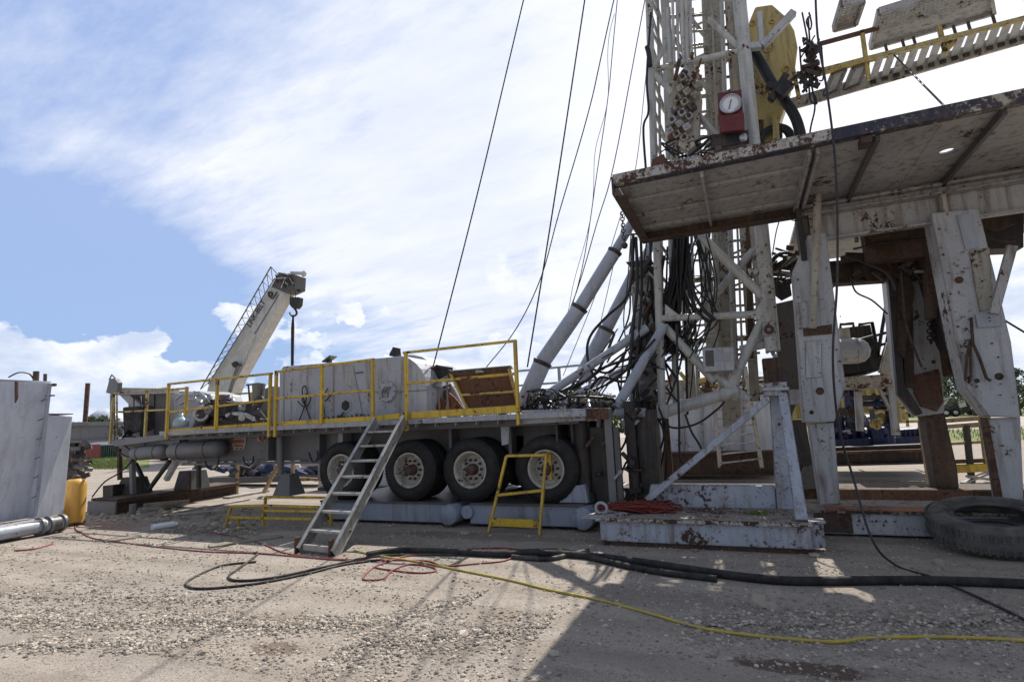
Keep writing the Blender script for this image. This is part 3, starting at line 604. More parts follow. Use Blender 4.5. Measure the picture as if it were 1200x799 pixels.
# yellow barrier frames on the ground
def barrier(pxs, Y0, lab, legs):
    t_ = thing('barrier_frame', at(pxs[0][0][0], pxs[0][0][1], Y=Y0), lab, 'barrier', 'low yellow pipe frames by the stairs')
    for seg in pxs:
        m_ = MB(); m_.beam(at(*seg[0], Y=Y0), at(*seg[1], Y=Y0), .045, .045); m_.build('rail', 'yellow', t_, .005)
    for x, y0, y1 in legs:
        m_ = MB(); p = at(x, y0, Y=Y0); q = at(x, y1, Y=Y0); m_.beam(p, V(p.x, p.y, max(0, q.z)), .045, .045); m_.build('leg', 'yellow', t_, .005)
barrier([((271, 593), (309, 592)), ((269, 606), (366, 608)), ((264, 618), (271, 593)), ((308, 592), (374, 594)), ((308, 598), (374, 599))], 7.85, 'low yellow pipe frame lying left of the stairs with a sloping left end', [(279, 606, 617), (309, 592, 616)])
barrier([((311, 582), (385, 583)), ((384, 608), (374, 594)), ((374, 594), (388, 612))], 8.3, 'short yellow rail just behind the low pipe frame at the foot of the stairs', [(311, 582, 606), (388, 596, 616)])
# ------------------------------------------------------------------ front block, pedestal frame
fb = thing('steel_block', (-.7, 8.3, 0), 'rusty blue white steel block on the gravel carrying the triangular pedestal', 'steel block')
m_ = MB(); m_.box(-2.0, .6, 7.72, 9.1, .06, .33); m_.build('block_body', 'blue_white', fb, .012)
m_ = MB(); m_.box(-2.05, .62, 7.68, 9.12, .33, .375); m_.build('top_plate', 'dirt_steel', fb, .006); m_ = MB(); m_.box(-1.96, .55, 7.75, 9.0, 0, .06); m_.build('base_plate', 'brown_steel', fb); m_ = MB(); m_.box(-2.052, .622, 7.674, 7.68, .325, .378); m_.build('flange_edge', 'edge_chipped', fb)
m_ = MB(); m_.cyl((.66, 7.98, .05), (.66, 7.98, .34), .10, n=20); m_.box(.5, .78, 7.86, 8.1, .34, .37); m_.build('corner_post', 'blue_white', fb, .004)
m_ = MB(); m_.prism([(-2.28, 7.75, .345), (-1.98, 7.69, .35), (-1.6, 7.9, .38), (-2.0, 8.2, .38)], (0, 0, .03)); m_.build('corner_plate', 'white_chipped', fb); m_ = MB(); m_.torus((-2.02, 7.95, .46), (0, 1, .2), .08, .022); m_.build('lifting_lug', 'white_chipped', fb)
pe = thing('pedestal_frame', (-.4, 8.3, .38), 'blue white triangular pedestal with a diagonal brace standing on the steel block', 'pedestal')
m_ = MB(); m_.plate([(762, 568), (908, 569), (910, 596.5), (757, 596)], 8.78, .18); m_.build('base_beam', 'blue_white', pe, .008)
m_ = MB(); m_.beam(at(759, 585, Y=8.72), at(899, 468, Y=8.72), .10, .19, (0, 1, 0)); m_.build('brace', 'blue_white', pe, .006)
m_ = MB(); m_.plate([(902, 463), (921, 463), (934, 597), (911, 597)], 8.72, .24); m_.build('post', 'blue_white', pe, .008)
m_ = MB(); p = at(917, 462, Y=8.6); q = at(945, 611, Y=7.8); m_.beam(p, V(q.x-.05, q.y, .375), .12, .12, (0, 1, 0), .14, .12); m_.build('leg', 'blue_white', pe, .006)
m_ = MB(); m_.plate([(896, 449), (922, 447), (923, 463), (896, 464)], 8.55, .42); m_.build('cap', 'blue_white', pe, .006)
m_ = MB(); m_.plate([(893, 454), (925, 453), (925, 457), (893, 458)], 8.52, .48); m_.build('cap_plate', 'white_chipped', pe, .004)
verts = []; faces = []
for i in range(260):
    stone(R.uniform(-1.9, .5), 7.8+R.random()*1.2, .006+.022*R.random()**3, .378)
m_ = MB(); m_.add(verts, faces); tag(m_.build('grit', 'stone', base=(0, 0, 0)), 'grit and small stones scattered on top of the steel block', 'grit', kind='stuff')
# red strap heap on the block
m_ = MB()
for i in range(60):
    cx, cy = R.gauss(-1.55, .16), R.gauss(8.35, .14); pts = []
    for k in range(7): a = k*1.3+i; rr_ = R.uniform(.05, .26); pts.append(V(cx+math.cos(a)*rr_*1.5, cy+math.sin(a)*rr_*.8, .39+max(0, .1*math.exp(-((cx+1.55)**2*8)))*R.random()))
    m_.tube(smoothpts(pts, 4), .013, 5)
tag(m_.build('strap_heap', 'strap_red'), 'tangled heap of dark red rope lying on the rusty steel block', 'rope heap')
m_ = MB()
for i in range(160):
    p = V(R.gauss(.02, .07), R.gauss(8.25, .05), .38); q = p+V(R.uniform(-.03, .03), R.uniform(-.03, .03), R.uniform(.01, .05)); m_.beam(p, q, .012, .003)
tag(m_.build('weeds', 'grass_blade'), 'little tuft of green weeds growing on the steel block', 'weeds')
# ------------------------------------------------------------------ drilling floor substructure
su = thing('drilling_substructure', (2, 10, 0), 'rusty white drilling substructure of tall columns under an overhanging floor', 'substructure')
zf = 4.95; X0, X1, Y0, Y1 = -1.38, 6.2, 7.28, 9.5
# floor plate with round hole
hc = (2.73, 8.38); hr = .085; m_ = MB()
def slab(x0, x1, y0, y1): m_.box(x0, x1, y0, y1, zf, zf+.03)
slab(1.15, hc[0]-.3, Y0+.02, Y1); slab(hc[0]+.3, X1, Y0+.02, Y1); slab(hc[0]-.3, hc[0]+.3, Y0+.02, hc[1]-.3); slab(hc[0]-.3, hc[0]+.3, hc[1]+.3, Y1)
n_ = 32; vs = []
for z in (zf, zf+.03):
    for k in range(n_): a = 2*math.pi*k/n_; vs.append((hc[0]+hr*math.cos(a), hc[1]+hr*math.sin(a), z))
    for k in range(n_):
        a = 2*math.pi*k/n_; c_, s_ = math.cos(a), math.sin(a); q = .3/max(abs(c_), abs(s_)); vs.append((hc[0]+q*c_, hc[1]+q*s_, z))
fs = []
for k in range(n_):
    l = (k+1) % n_; fs += [(k, l, n_+l, n_+k), (2*n_+k, 3*n_+k, 3*n_+l, 2*n_+l), (k, 2*n_+k, 2*n_+l, l)]
m_.add(vs, fs); m_.build('floor_plate', 'floor_under', su)
m_ = MB(); m_.box(X0+.05, 1.14, Y0+.03, Y1, zf-.02, zf+.03); m_.build('floor_plate', 'floor_under', su)
m_ = MB(); m_.box(X0, X1, Y0-.02, Y0, zf-.03, zf+.12); m_.box(X0, X1, Y0+.001, Y0+.1, zf-.03, zf-.005)
m_.build('floor_edge', 'navy', su, .004)
m_ = MB(); m_.box(X0-.005, 1.3, Y0-.03, Y0-.021, zf-.015, zf+.125); m_.build('floor_edge', 'edge_chipped', su, .002)
m_ = MB(); m_.box(X0-.03, X0, Y0-.02, Y1+.1, zf-.16, zf+.1); m_.box(X0, X0+.12, Y0+.1, Y1+.1, zf-.165, zf-.14); m_.build('floor_end', 'brown_steel', su, .004)
for y in (7.85, 8.5, 9.1): m_ = MB(); m_.box(X0+.02, 1.1, y, y+.09, zf-.08, zf-.021); m_.build('floor_rib', 'floor_under', su, .004)
for y, mt in ((9.5, 'orange_rust'), ): m_ = MB(); m_.box(X0, 1.1, y, y+.1, zf-.19, zf+.03); m_.box(X0, 1.1, y-.1, y-.002, zf-.19, zf-.165); m_.build('floor_beam', 'brown_steel', su, .004)
for x in (-.25, 1.02, 1.12): m_ = MB(); m_.box(x, x+.05, Y0+.1, Y1, zf-.12, zf-.021); m_.build('floor_rib', 'floor_under', su, .004)
for x in (1.75, 2.95, 4.2, 5.4): m_ = MB(); m_.box(x, x+.05, Y0+.1, Y1, zf-.09, zf-.002); m_.build('floor_rib', 'under_grey', su, .003)
# fascia girder behind the wing
m_ = MB(); m_.box(1.08, 6.4, 9.5, 9.58, 4.32, zf+.03); m_.box(1.05, 6.4, 9.38, 9.499, 4.30, 4.34); m_.box(1.05, 6.4, 9.34, 9.499, 4.72, 4.75); m_.box(1.05, 6.4, 9.40, 9.499, 4.86, 4.90)
m_.build('girder', 'floor_under', su, .005)
for x in (1.2, 2.9, 5): m_ = MB(); m_.box(x, x+.06, 9.36, 9.499, 4.345, 4.715); m_.build('stiffener', 'cream', su, .005)
m_ = MB(); m_.box(1.03, 1.11, 9.3, 9.6, 4.0, 4.9); m_.build('hanger', 'dark_steel', su, .006)
# upper floor behind the wing, extended to block sun patches on the ground
m_ = MB(); m_.box(1.15, 9, 9.6, 13.5, 4.99, 5.06); m_.build('floor_plate', 'floor_under', su)
for x in (3.3, 4.6): m_ = MB(); m_.ibeam((x, 9.6, 4.85), (x, 13.5, 4.85), .2, .26); m_.build('floor_beam', 'brown_steel', su)
# front left column
def col(name, px, Y, th, mt, bev=.01): m_ = MB(); m_.plate(px, Y, th); return m_.build(name, mt, su, bev)
c1 = col('column', [(929, 318), (946, 276), (968, 272), (991, 452), (978, 494), (942, 495)], 9.34, .36, 'white_chipped')
for px in ([(944, 400), (963, 398), (963, 442), (944, 443)], [(932, 355), (960, 352), (962, 383), (935, 385)]): col('doubler_plate', px, 9.318, .018, 'white_chipped', .003)
for px, mt in ([(941, 384), (975, 380), (975, 391), (942, 394)], 'brown_steel'), : col('weld_band', px, 9.32, .018, mt, .003)
col('lower_leg', [(947, 496), (977, 495), (985, 590), (961, 592)], 9.42, .24, 'white_chipped')
m_ = MB(); m_.tube([at(959, 178, Y=9.2), at(957, 272, Y=9.12), at(952, 385, Y=9.2)], .055, 12); m_.build('strut', 'cream', su)
# pin bosses and holes
for x, y, r_, mt, Y in ((961, 458, .07, 'rust', 9.325), (1124, 328, .06, 'rust', 9.325), (1171, 441, .06, 'black_steel', 9.336), (960, 386, .06, 'rust', 9.3), (951, 483, .03, 'black_steel', 9.336), (1145, 446, .03, 'black_steel', 9.336), (1136, 443, .025, 'black_steel', 9.336), (1092, 463, .07, 'black_steel', 11.19), (1094, 424, .03, 'black_steel', 11.19), (1064, 420, .04, 'black_steel', 11.19)):
    m_ = MB(); c = at(x, y, Y=Y); m_.cyl(c+V(0, .02, 0), c, r_*.6, n=20); m_.torus(c, (0, 1, 0), r_*.62, .012, 16, 6); m_.build('pin_boss', mt, su)
# front right column
col('column', [(1091, 250), (1147, 244), (1185, 400), (1196, 489), (1160, 488), (1133, 455), (1120, 400)], 9.34, .4, 'white_chipped')
col('cover_plate', [(1121, 252), (1139, 250), (1147, 290), (1132, 293)], 9.31, .028, 'grey_white', .004)
col('cover_plate', [(1143, 368), (1170, 364), (1174, 382), (1146, 384)], 9.31, .028, 'grey_white', .004)
col('column_web', [(1136, 294), (1160, 290), (1163, 362), (1148, 365)], 9.318, .02, 'cream', .004)
m_ = MB(); m_.beam(at(1186, 288, Y=9.15), at(1164, 368, Y=9.15), .11, .07, (0, 1, 0)); m_.build('strut', 'floor_under', su, .005)
col('lower_leg', [(1156, 490), (1196, 489), (1200, 588), (1172, 586)], 9.42, .26, 'white_chipped')
col('leg_edge', [(1151, 489), (1158, 489), (1176, 586), (1168, 586)], 9.38, .1, 'rust', .004)
m_ = MB(); m_.tube([at(a, b, Y=9.28) for a, b in ((1137, 398), (1133, 420), (1131, 445), (1135, 449), (1138, 440), (1137, 400))], .017, 6); m_.tube([at(a, b, Y=9.27) for a, b in ((1138, 372), (1140, 402), (1148, 420), (1156, 443), (1161, 446))], .02, 6); m_.build('sling', 'brown_steel', su)
# dark middle column (rear)
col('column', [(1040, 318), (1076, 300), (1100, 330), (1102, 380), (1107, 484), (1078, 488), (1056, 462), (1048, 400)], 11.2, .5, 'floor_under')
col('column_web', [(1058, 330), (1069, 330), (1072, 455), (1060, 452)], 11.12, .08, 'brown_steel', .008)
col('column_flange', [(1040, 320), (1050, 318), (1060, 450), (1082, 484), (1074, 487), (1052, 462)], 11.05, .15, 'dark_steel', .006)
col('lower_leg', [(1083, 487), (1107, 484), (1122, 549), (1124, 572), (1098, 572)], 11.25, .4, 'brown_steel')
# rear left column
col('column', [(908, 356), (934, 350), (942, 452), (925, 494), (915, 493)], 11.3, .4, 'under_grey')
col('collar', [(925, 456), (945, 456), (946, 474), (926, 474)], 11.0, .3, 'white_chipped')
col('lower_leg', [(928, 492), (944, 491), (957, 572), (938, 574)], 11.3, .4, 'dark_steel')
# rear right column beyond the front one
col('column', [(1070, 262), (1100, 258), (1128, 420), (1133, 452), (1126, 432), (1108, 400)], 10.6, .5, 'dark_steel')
# rusty cross beams and tangles under the floor
m_ = MB(); m_.ibeam(at(968, 322, Y=11.4), at(1085, 313, Y=11.4), .3, .42, .04); m_.build('cross_beam', 'brown_steel', su)
col('cross_beam', [(972, 306), (1042, 300), (1042, 322), (975, 326)], 11.7, .2, 'floor_under')
col('cross_beam', [(1010, 262), (1092, 254), (1100, 280), (1098, 372), (1090, 372), (1086, 300), (1018, 306)], 10.4, .3, 'brown_steel')
col('cross_beam', [(1148, 252), (1200, 244), (1200, 290), (1156, 292)], 10.6, .4, 'dark_steel')
col('cross_beam', [(1096, 330), (1104, 330), (1120, 440), (1112, 440)], 10.8, .3, 'rust')
m_ = MB(); m_.ibeam(at(903, 318, Y=11.8), at(944, 312, Y=11.8), .3, .3, .03); m_.build('cross_beam', 'dark_steel', su)
for i in range(46):
    m_ = MB(); k = i % 2; p = at(R.uniform(905, 946) if k else R.uniform(1000, 1092), R.uniform(290, 335) if k else R.uniform(262, 330), Y=R.uniform(10.6, 11.6)); ax = V(R.uniform(-1, 1), R.uniform(-.5, .5), R.uniform(-.5, .5)).normalized(); L_ = R.uniform(.1, .4); rd = R.uniform(.02, .06)
    m_.cyl(p-ax*L_/2, p+ax*L_/2, rd, n=10); m_.build('clamp', R.choice(['dark_steel', 'brown_steel', 'black_steel', 'floor_under', 'rust']), su)
for (x0, y0, x1, y1, n_, Y_) in ((936, 300, 945, 480, 9, 9.325), (980, 330, 984, 450, 6, 9.325), (1100, 270, 1146, 470, 10, 9.325), (1150, 300, 1176, 470, 8, 9.30), (1066, 320, 1090, 470, 8, 11.19)):
    for i in range(n_):
        m_ = MB(); c = at(x0+(x1-x0)*i/(n_-1)+R.uniform(-4, 4), y0+(y1-y0)*i/(n_-1)+R.uniform(-8, 8), Y=Y_); m_.cyl(c+V(0, .02, 0), c-V(0, .008, 0), R.uniform(.006, .015), n=6); m_.build('bolt', 'dark_steel', su)
for px, Y_, mt_n in (([(1000, 312), (1030, 306), (1036, 322), (1024, 330), (1012, 324), (1002, 330)], 11.2, 'brown_steel'), ([(1030, 300), (1056, 296), (1052, 312), (1060, 330), (1046, 322), (1034, 326)], 11.0, 'rust'), ([(1052, 332), (1064, 318), (1072, 340), (1060, 420), (1052, 410)], 11.0, 'brown_steel'), ([(1068, 440), (1100, 432), (1106, 470), (1098, 482), (1080, 476), (1072, 462)], 11.16, 'rust'), ([(1098, 300), (1108, 296), (1122, 380), (1116, 396), (1106, 350)], 10.3, 'dark_steel'), ([(905, 330), (925, 326), (928, 346), (916, 352), (906, 344)], 11.4, 'dark_steel'), ([(1150, 256), (1190, 250), (1190, 262), (1170, 270), (1152, 266)], 10.2, 'brown_steel'), ([(1112, 404), (1124, 400), (1136, 446), (1128, 452)], 9.7, 'rust'), ([(985, 300), (1010, 296), (1012, 304), (986, 308)], 10.8, 'dark_steel')):
    m_ = MB(); m_.plate(px, Y_, .06); m_.build('torn_plate', mt_n, su)
for seg in (((1000, 292), (1040, 284), (1092, 280)), ((990, 300), (1036, 318), (1050, 340)), ((1056, 320), (1062, 380), (1080, 430)), ((1104, 300), (1112, 360), (1130, 430)), ((1140, 262), (1165, 280), (1190, 282)), ((930, 300), (914, 318), (908, 345))):
    m_ = MB(); m_.tube(smoothpts([at(a, b, Y=10.35) for a, b in seg]), .018, 6); m_.build('cable_run', 'dark_steel', su)
# chain hanging between columns
for (x, y0, y1) in ((1090, 372, 402), (1098, 350, 400)):
    m_ = MB(); k = 0; yy = y0
    while yy < y1: c = at(x+(k % 2), yy, Y=10.9); m_.torus(c, (1, 0, 0) if k % 2 else (0, 1, 0), .04, .012, 12, 6); yy += 4; k += 1
    m_.build('chain', 'dark_steel', su)
# ground beams
m_ = MB(); m_.box(.6, 9, 8.92, 9.9, .03, .31); m_.build('base_beam', 'white_chipped', su, .01)
m_ = MB(); m_.box(.58, 9, 8.88, 9.95, .31, .35); m_.build('base_beam_top', 'dirt_steel', su, .005); m_ = MB(); m_.box(.9, 2.2, 8.874, 9.3, .345, .355); m_.build('rust_plate', 'orange_rust', su)
m_ = MB(); m_.box(.75, 1.2, 8.9, 8.93, .05, .33); m_.build('base_patch', 'brown_steel', su, .003)
m_ = MB(); m_.box(-3.3, 9, 11.2, 11.8, .03, .33); m_.box(-3.32, 9, 11.1, 11.9, .33, .37); m_.build('base_beam', 'brown_steel', su, .01)
m_ = MB(); m_.box(1.2, 3.2, 11.06, 11.095, .2, .365); m_.build('base_beam_edge', 'rust', su, .003)
m_ = MB(); m_.ibeam((-2.2, 15.2, .5), (.7, 15.2, .5), .4, .6, .04); m_.build('base_beam', 'brown_steel', su)
m_ = MB(); m_.plate([(938, 560), (942, 547), (952, 545), (962, 560), (964, 572), (938, 574)], 11.0, .08); m_.build('pad_eye', 'under_grey', su, .01)
# things on the floor edge
for (px, mt) in (([(786, 188), (818, 181), (819, 189), (787, 197)], 'white_chipped'), ([(764, 186), (778, 180), (784, 197), (762, 200)], 'rust'), ([(822, 186), (860, 180), (866, 172), (870, 184), (824, 191)], 'rust'), ([(836, 176), (874, 168), (878, 182), (838, 187)], 'brown_steel')):
    m_ = MB(); m_.plate(px, 7.5, .35); m_.build('deck_box', mt, su, .01)
for i in range(5): m_ = MB(); m_.plate([(790+i*4.5, 187.5-i), (792+i*4.5, 187.2-i), (792+i*4.5, 192-i), (790+i*4.5, 192.3-i)], 7.494, .004); m_.build('marking', 'mark_grey', su)
m_ = MB(); m_.tube(smoothpts([at(a, b, Y=8.6) for a, b in ((735, 275), (748, 275), (750, 282))]), .015, 6); m_.build('bracket', 'dark_steel', su)
for x in (1010,): m_ = MB(); p = at(x+3, 168, Y=7.35); m_.box(p.x-.04, p.x+.07, 7.3, 7.5, zf-.12, zf-.035); m_.build('clip', 'brown_steel', su, .004)
# chain under left corner
m_ = MB(); k = 0; p = at(729, 250, Y=9.45)
for k in range(10): m_.torus((p.x, 9.45, p.z-.055*k), (1, 0, 0) if k % 2 else (0, 1, 0), .033, .010, 12, 6)
m_.ball((p.x, 9.45, p.z-.6), .06); m_.build('chain', 'dark_steel', su)
# ------------------------------------------------------------------ mast
ma = thing('drilling_mast', (-.4, 11, 0), 'white lattice drilling mast rising behind the floor, hung with hoses', 'mast')
YF = 10.0
def mt_(name, segs, r_, mt='mast_white', Y=YF, n=14, ball=True):
    for seg in segs:
        m_ = MB(); m_.tube([at(a, b, Y=Y) for a, b in seg], r_, n); m_.build(name, mt, ma)
def ext(p, q, z): k = (z-p.z)/(q.z-p.z); return p+(q-p)*k
def leg(a, b, Y, w, mt='mast_white', round_=True, ztop=17):
    p = at(*a, Y=Y); q = ext(p, at(*b, Y=Y), ztop); q = V(p.x+(q.x-p.x)*.3, q.y, q.z) if ztop > 12 else q
    m_ = MB()
    if round_: m_.tube([p, at(*b, Y=Y), ], w, 18); m_.tube([at(*b, Y=Y), ext(p, at(*b, Y=Y), ztop)], w, 18)
    else: m_.beam(p, ext(p, at(*b, Y=Y), ztop), w*2, w*2, (0, 1, 0))
    m_.build('mast_leg', mt, ma)
leg((776, 483), (761, 15), YF, .07); leg((906, 412), (868, 15), YF, .115)
leg((792, 480), (778, 15), YF+.5, .05)
leg((858, 500), (838, 15), 12, .17, 'under_grey' if 0 else 'cream', False); leg((838, 440), (803, 30), 12.1, .12, 'mast_white', False)
leg((885, 470), (855, 15), 12.0, .09, 'cream', False); leg((880, 420), (872, 15), 11.2, .05, 'brown_steel', False); leg((812, 480), (780, 15), 12.2, .09, 'cream', False)
leg((893, 400), (862, 15), 10.9, .06, 'cream', False)
mt_('chord', [((775, 373), (893, 368))], .062); mt_('chord', [((777, 483), (866, 457))], .105)
mt_('diagonal', [((812, 268), (894, 347)), ((778, 382), (838, 447)), ((895, 372), (866, 432)), ((866, 432), (858, 456))], .075)
mt_('diagonal', [((890, 285), (833, 352)), ((833, 352), (800, 392))], .07, Y=10.9)
mt_('diagonal', [((838, 440), (878, 468)), ((862, 432), (852, 462))], .07)
mt_('chord', [((760, 205), (872, 190)), ((766, 82), (866, 60))], .055); mt_('chord', [((790, 330), (890, 322)), ((800, 400), (890, 395)), ((830, 250), (890, 246))], .06, 'cream', 11.8)
mt_('diagonal', [((763, 82), (788, 110)), ((765, 80), (793, 32)), ((830, 22), (869, 58)), ((819, 135), (852, 172)), ((776, 98), (762, 84))], .05)
mt_('diagonal', [((780, 30), (832, 110)), ((835, 110), (870, 20)), ((790, 180), (850, 110)), ((795, 110), (850, 175)), ((800, 10), (840, 60))], .045, 'cream', 11.9)
mt_('chord', [((775, 60), (850, 48)), ((780, 118), (870, 108)), ((785, 165), (870, 155)), ((770, 22), (870, 12))], .045, 'cream', 12.0)
for i in range(9):  # girts, light cross pieces and ladder rungs inside the mast
    yy = 18+i*19; mt_('ladder_rung', [((812, yy), (834, yy-3))], .015, 'mast_white', 11.6, 6)
mt_('ladder_rail', [((812, 10), (822, 200)), ((834, 8), (842, 200))], .02, 'mast_white', 11.6, 6)
for i in range(7): yy = 260+i*22; mt_('ladder_rung', [((822+i*.6, yy), (842+i*.6, yy-3))], .015, 'mast_white', 11.6, 6)
for j_, yy in enumerate(list(range(-60, 200, 19))+list(range(246, 420, 19))):
    mt_('girt', [((783+.05*yy*0, yy+5), (874+.04*yy, yy-4))], .032, 'cream' if j_ % 3 else 'mast_white', 12.05, 8)
    if j_ % 2: mt_('lacing', [((800, yy+2), (842, yy-17)), ((842, yy+2), (872+.04*yy, yy-17))], .026, 'mast_white', 12.0, 8)
    p = at(868+.095*yy, yy, Y=YF); m_ = MB(); m_.tube([p, p+V(-.02, 2.0, (.5 if j_ % 2 else 0))], .035, 8); m_.build('side_girt', 'mast_white', ma)
    p = at(762+.035*yy, yy, Y=YF); m_ = MB(); m_.tube([p, p+V(.1, 2.0, (.5 if j_ % 2 else 0))], .03, 8); m_.build('side_girt', 'mast_white', ma)
for x0, x1, r_, Y_ in ((771, 778, .028, 10.6), (800, 818, .03, 11.4), (846, 862, .045, 11.5), (854, 872, .02, 10.8), (826, 846, .06, 11.7)):
    m_ = MB(); p = at(x1, 470, Y=Y_); q = at(x0, 15, Y=Y_); m_.tube([p, q, q+(q-p)*.9], r_, 10); m_.build('standpipe', R.choice(['mast_white', 'cream']), ma)
for i in range(26):
    p = at(R.uniform(778, 846), R.uniform(165, 200), Y=R.uniform(9.6, 10.4)); m_ = MB(); m_.tube(smoothpts([p, p+V(R.uniform(-.2, .2), 0, R.uniform(-.05, .2)), p+V(R.uniform(-.3, .3), R.uniform(-.1, .1), R.uniform(-.1, .25)), p+V(R.uniform(-.4, .4), 0, -.15)]), R.choice([.012, .018, .024]), 6); m_.build('control_hose', 'hose_black', ma)
for k in range(14):
    yy = 40-k*26; mt_('diagonal', [((765, yy), (868-k*1.5, yy-26-13 if k % 2 else yy+13))], .04) if yy < 10 else None
def mpoly(name, px, Y, th, mt, bev=.01): m_ = MB(); m_.plate(px, Y, th); return m_.build(name, mt, ma, bev)
# pipes down to the valve stack
for i in range(5): m_ = MB(); x = 789+i*5.2; m_.tube([at(x-2, -60, Y=9.8), at(x, 40, Y=9.8), at(x+1.5, 78-i, Y=9.8)], .026, 10); m_.build('pipe', 'mast_white', ma)
m_ = MB(); m_.tube([at(783, 10, Y=9.9), at(786, 75, Y=9.9)], .045, 10); m_.build('pipe', 'mast_white', ma)
vs_ = mpoly('valve_stack', [(789, 95), (800, 80), (812, 92), (822, 110), (818, 165), (800, 168), (783, 160), (780, 150)], 9.75, .3, 'valve', .02)
for r_i in range(6):
    for c_i in range(3):
        x = 808-r_i*3.0+c_i*8.5-8; y = 92+r_i*12.5+c_i*4.0; p = at(x, y, Y=9.66); rd = R.uniform(.05, .062); mtv = R.choice(['valve', 'valve', 'white_chipped', 'valve', 'cream', 'under_grey'])
        m_ = MB(); m_.beam(p+V(-rd, .06, -.02), p+V(rd, .06, .03), .22, rd*2.2); m_.build('valve_body', mtv, vs_, .008)
        m_ = MB(); m_.lathe([(.0, .09), (.018, .09), (.02, .07), (.034, .065), (.036, .0)], p+V(0, -.02, .0), (R.uniform(-.3, .3), -1, .1), 14); m_.build('valve_port', R.choice(['valve', 'dark_steel', 'white_chipped', 'dark_steel', 'orange_rust']), vs_)
for i in range(16):
    p = at(R.uniform(793, 822), R.uniform(70, 96), Y=9.68); m_ = MB(); m_.cyl(p, p+V(R.uniform(-.06, .06), R.uniform(-.1, 0), R.uniform(-.1, .1)), R.uniform(.015, .04), n=10); m_.build('pipe_fitting', R.choice(['under_grey', 'dark_steel', 'orange_rust', 'valve', 'rust']), vs_)
m_ = MB(); m_.plate([(780, 147), (806, 154), (800, 163), (782, 160)], 9.7, .2); m_.build('bracket', 'orange_rust', vs_, .006)
m_ = MB(); m_.plate([(797, 160), (812, 160), (815, 170), (806, 178), (794, 170)], 9.65, .2); m_.build('valve_base', 'cream', vs_, .01)
for seg in (((796, 70), (794, 80), (791, 94)),): m_ = MB(); m_.tube([at(a, b, Y=9.6) for a, b in seg], .035, 8); m_.build('handle', 'rust', vs_)
# gauge
ga = mpoly('gauge_panel', [(841, 109), (869, 105), (872, 150), (843, 153)], 9.6, .1, 'red', .01)
c = at(856, 121.5, Y=9.52); m_ = MB(); m_.lathe([(0, 0), (.178, 0), (.18, .03), (.165, .045), (.15, .035), (.15, .025)], c+V(0, .03, 0), (0, -1, 0), 36); m_.build('gauge_rim', 'silver', ga)
m_ = MB(); m_.lathe([(0, .022), (.15, .022)], c+V(0, .028, 0), (0, -1, 0), 36); m_.build('dial_face', 'dial', ga)
m_ = MB(); m_.beam(c+V(-.035, -.004, -.10), c+V(.02, -.004, .07), .012, .006, (0, 1, 0)); m_.build('needle', 'mark_dark', ga)
m_ = MB()
for k in range(24):
    if 10 < k < 14: continue
    th = k*math.pi/12+math.pi/2; m_.beam(c+V(math.cos(th)*.12, -.002, math.sin(th)*.12), c+V(math.cos(th)*.142, -.002, math.sin(th)*.142), .006, .003, (0, 1, 0))
m_.build('dial_ticks', 'mark_dark', ga)
m_ = MB(); m_.plate([(841, 136), (872, 132), (873, 152), (844, 155)], 9.5, .09); m_.build('gauge_shelf', 'red', ga, .01)
m_ = MB(); m_.lathe([(0, .03), (.055, .03), (.065, .02), (.065, -.03)], at(871, 161, Y=9.6), (0, -1, 0), 20); m_.build('small_gauge', 'silver', ga)
mpoly('junction_box', [(832, 158), (877, 152), (878, 166), (833, 174)], 9.7, .1, 'dark_steel'); mpoly('bracket', [(838, 172), (846, 170), (846, 190), (838, 192)], 9.65, .1, 'under_grey')
# white electrical box and lamp on the brace
bx = mpoly('control_box', [(823, 408), (860, 406), (861, 434), (824, 436)], 9.75, .25, 'white_chipped')
m_ = MB(); m_.plate([(838, 413), (856, 412), (856.5, 423), (838.5, 424)], 9.742, .009); m_.build('window', 'trailer_light', bx)
m_ = MB(); m_.plate([(826, 411), (836, 410), (837, 429), (827, 429)], 9.742, .009); m_.build('panel', 'under_grey', bx)
mpoly('node_block', [(769, 475), (783, 474), (784, 489), (770, 490)], 9.85, .25, 'mast_white'); mpoly('gusset', [(779, 356), (800, 372), (779, 374)], 9.95, .04, 'mast_white', .003); mpoly('gusset', [(893, 350), (906, 360), (906, 378), (880, 372)], 9.95, .04, 'mast_white', .003)
mpoly('padeye', [(893, 378), (909, 376), (909, 392), (894, 394)], 9.85, .06, 'white_chipped'); m_ = MB(); m_.torus(at(901, 386, Y=9.83), (0, 1, 0), .055, .025); m_.build('pin', 'rust', ma)
mpoly('bracket', [(876, 315), (892, 313), (892, 321), (878, 322)], 9.95, .05, 'mast_white', .003)
mpoly('mast_foot', [(893, 420), (916, 418), (918, 446), (896, 448)], 9.95, .3, 'brown_steel'); mpoly('mast_foot', [(866, 405), (900, 398), (902, 406), (868, 413)], 10.1, .2, 'white_chipped')
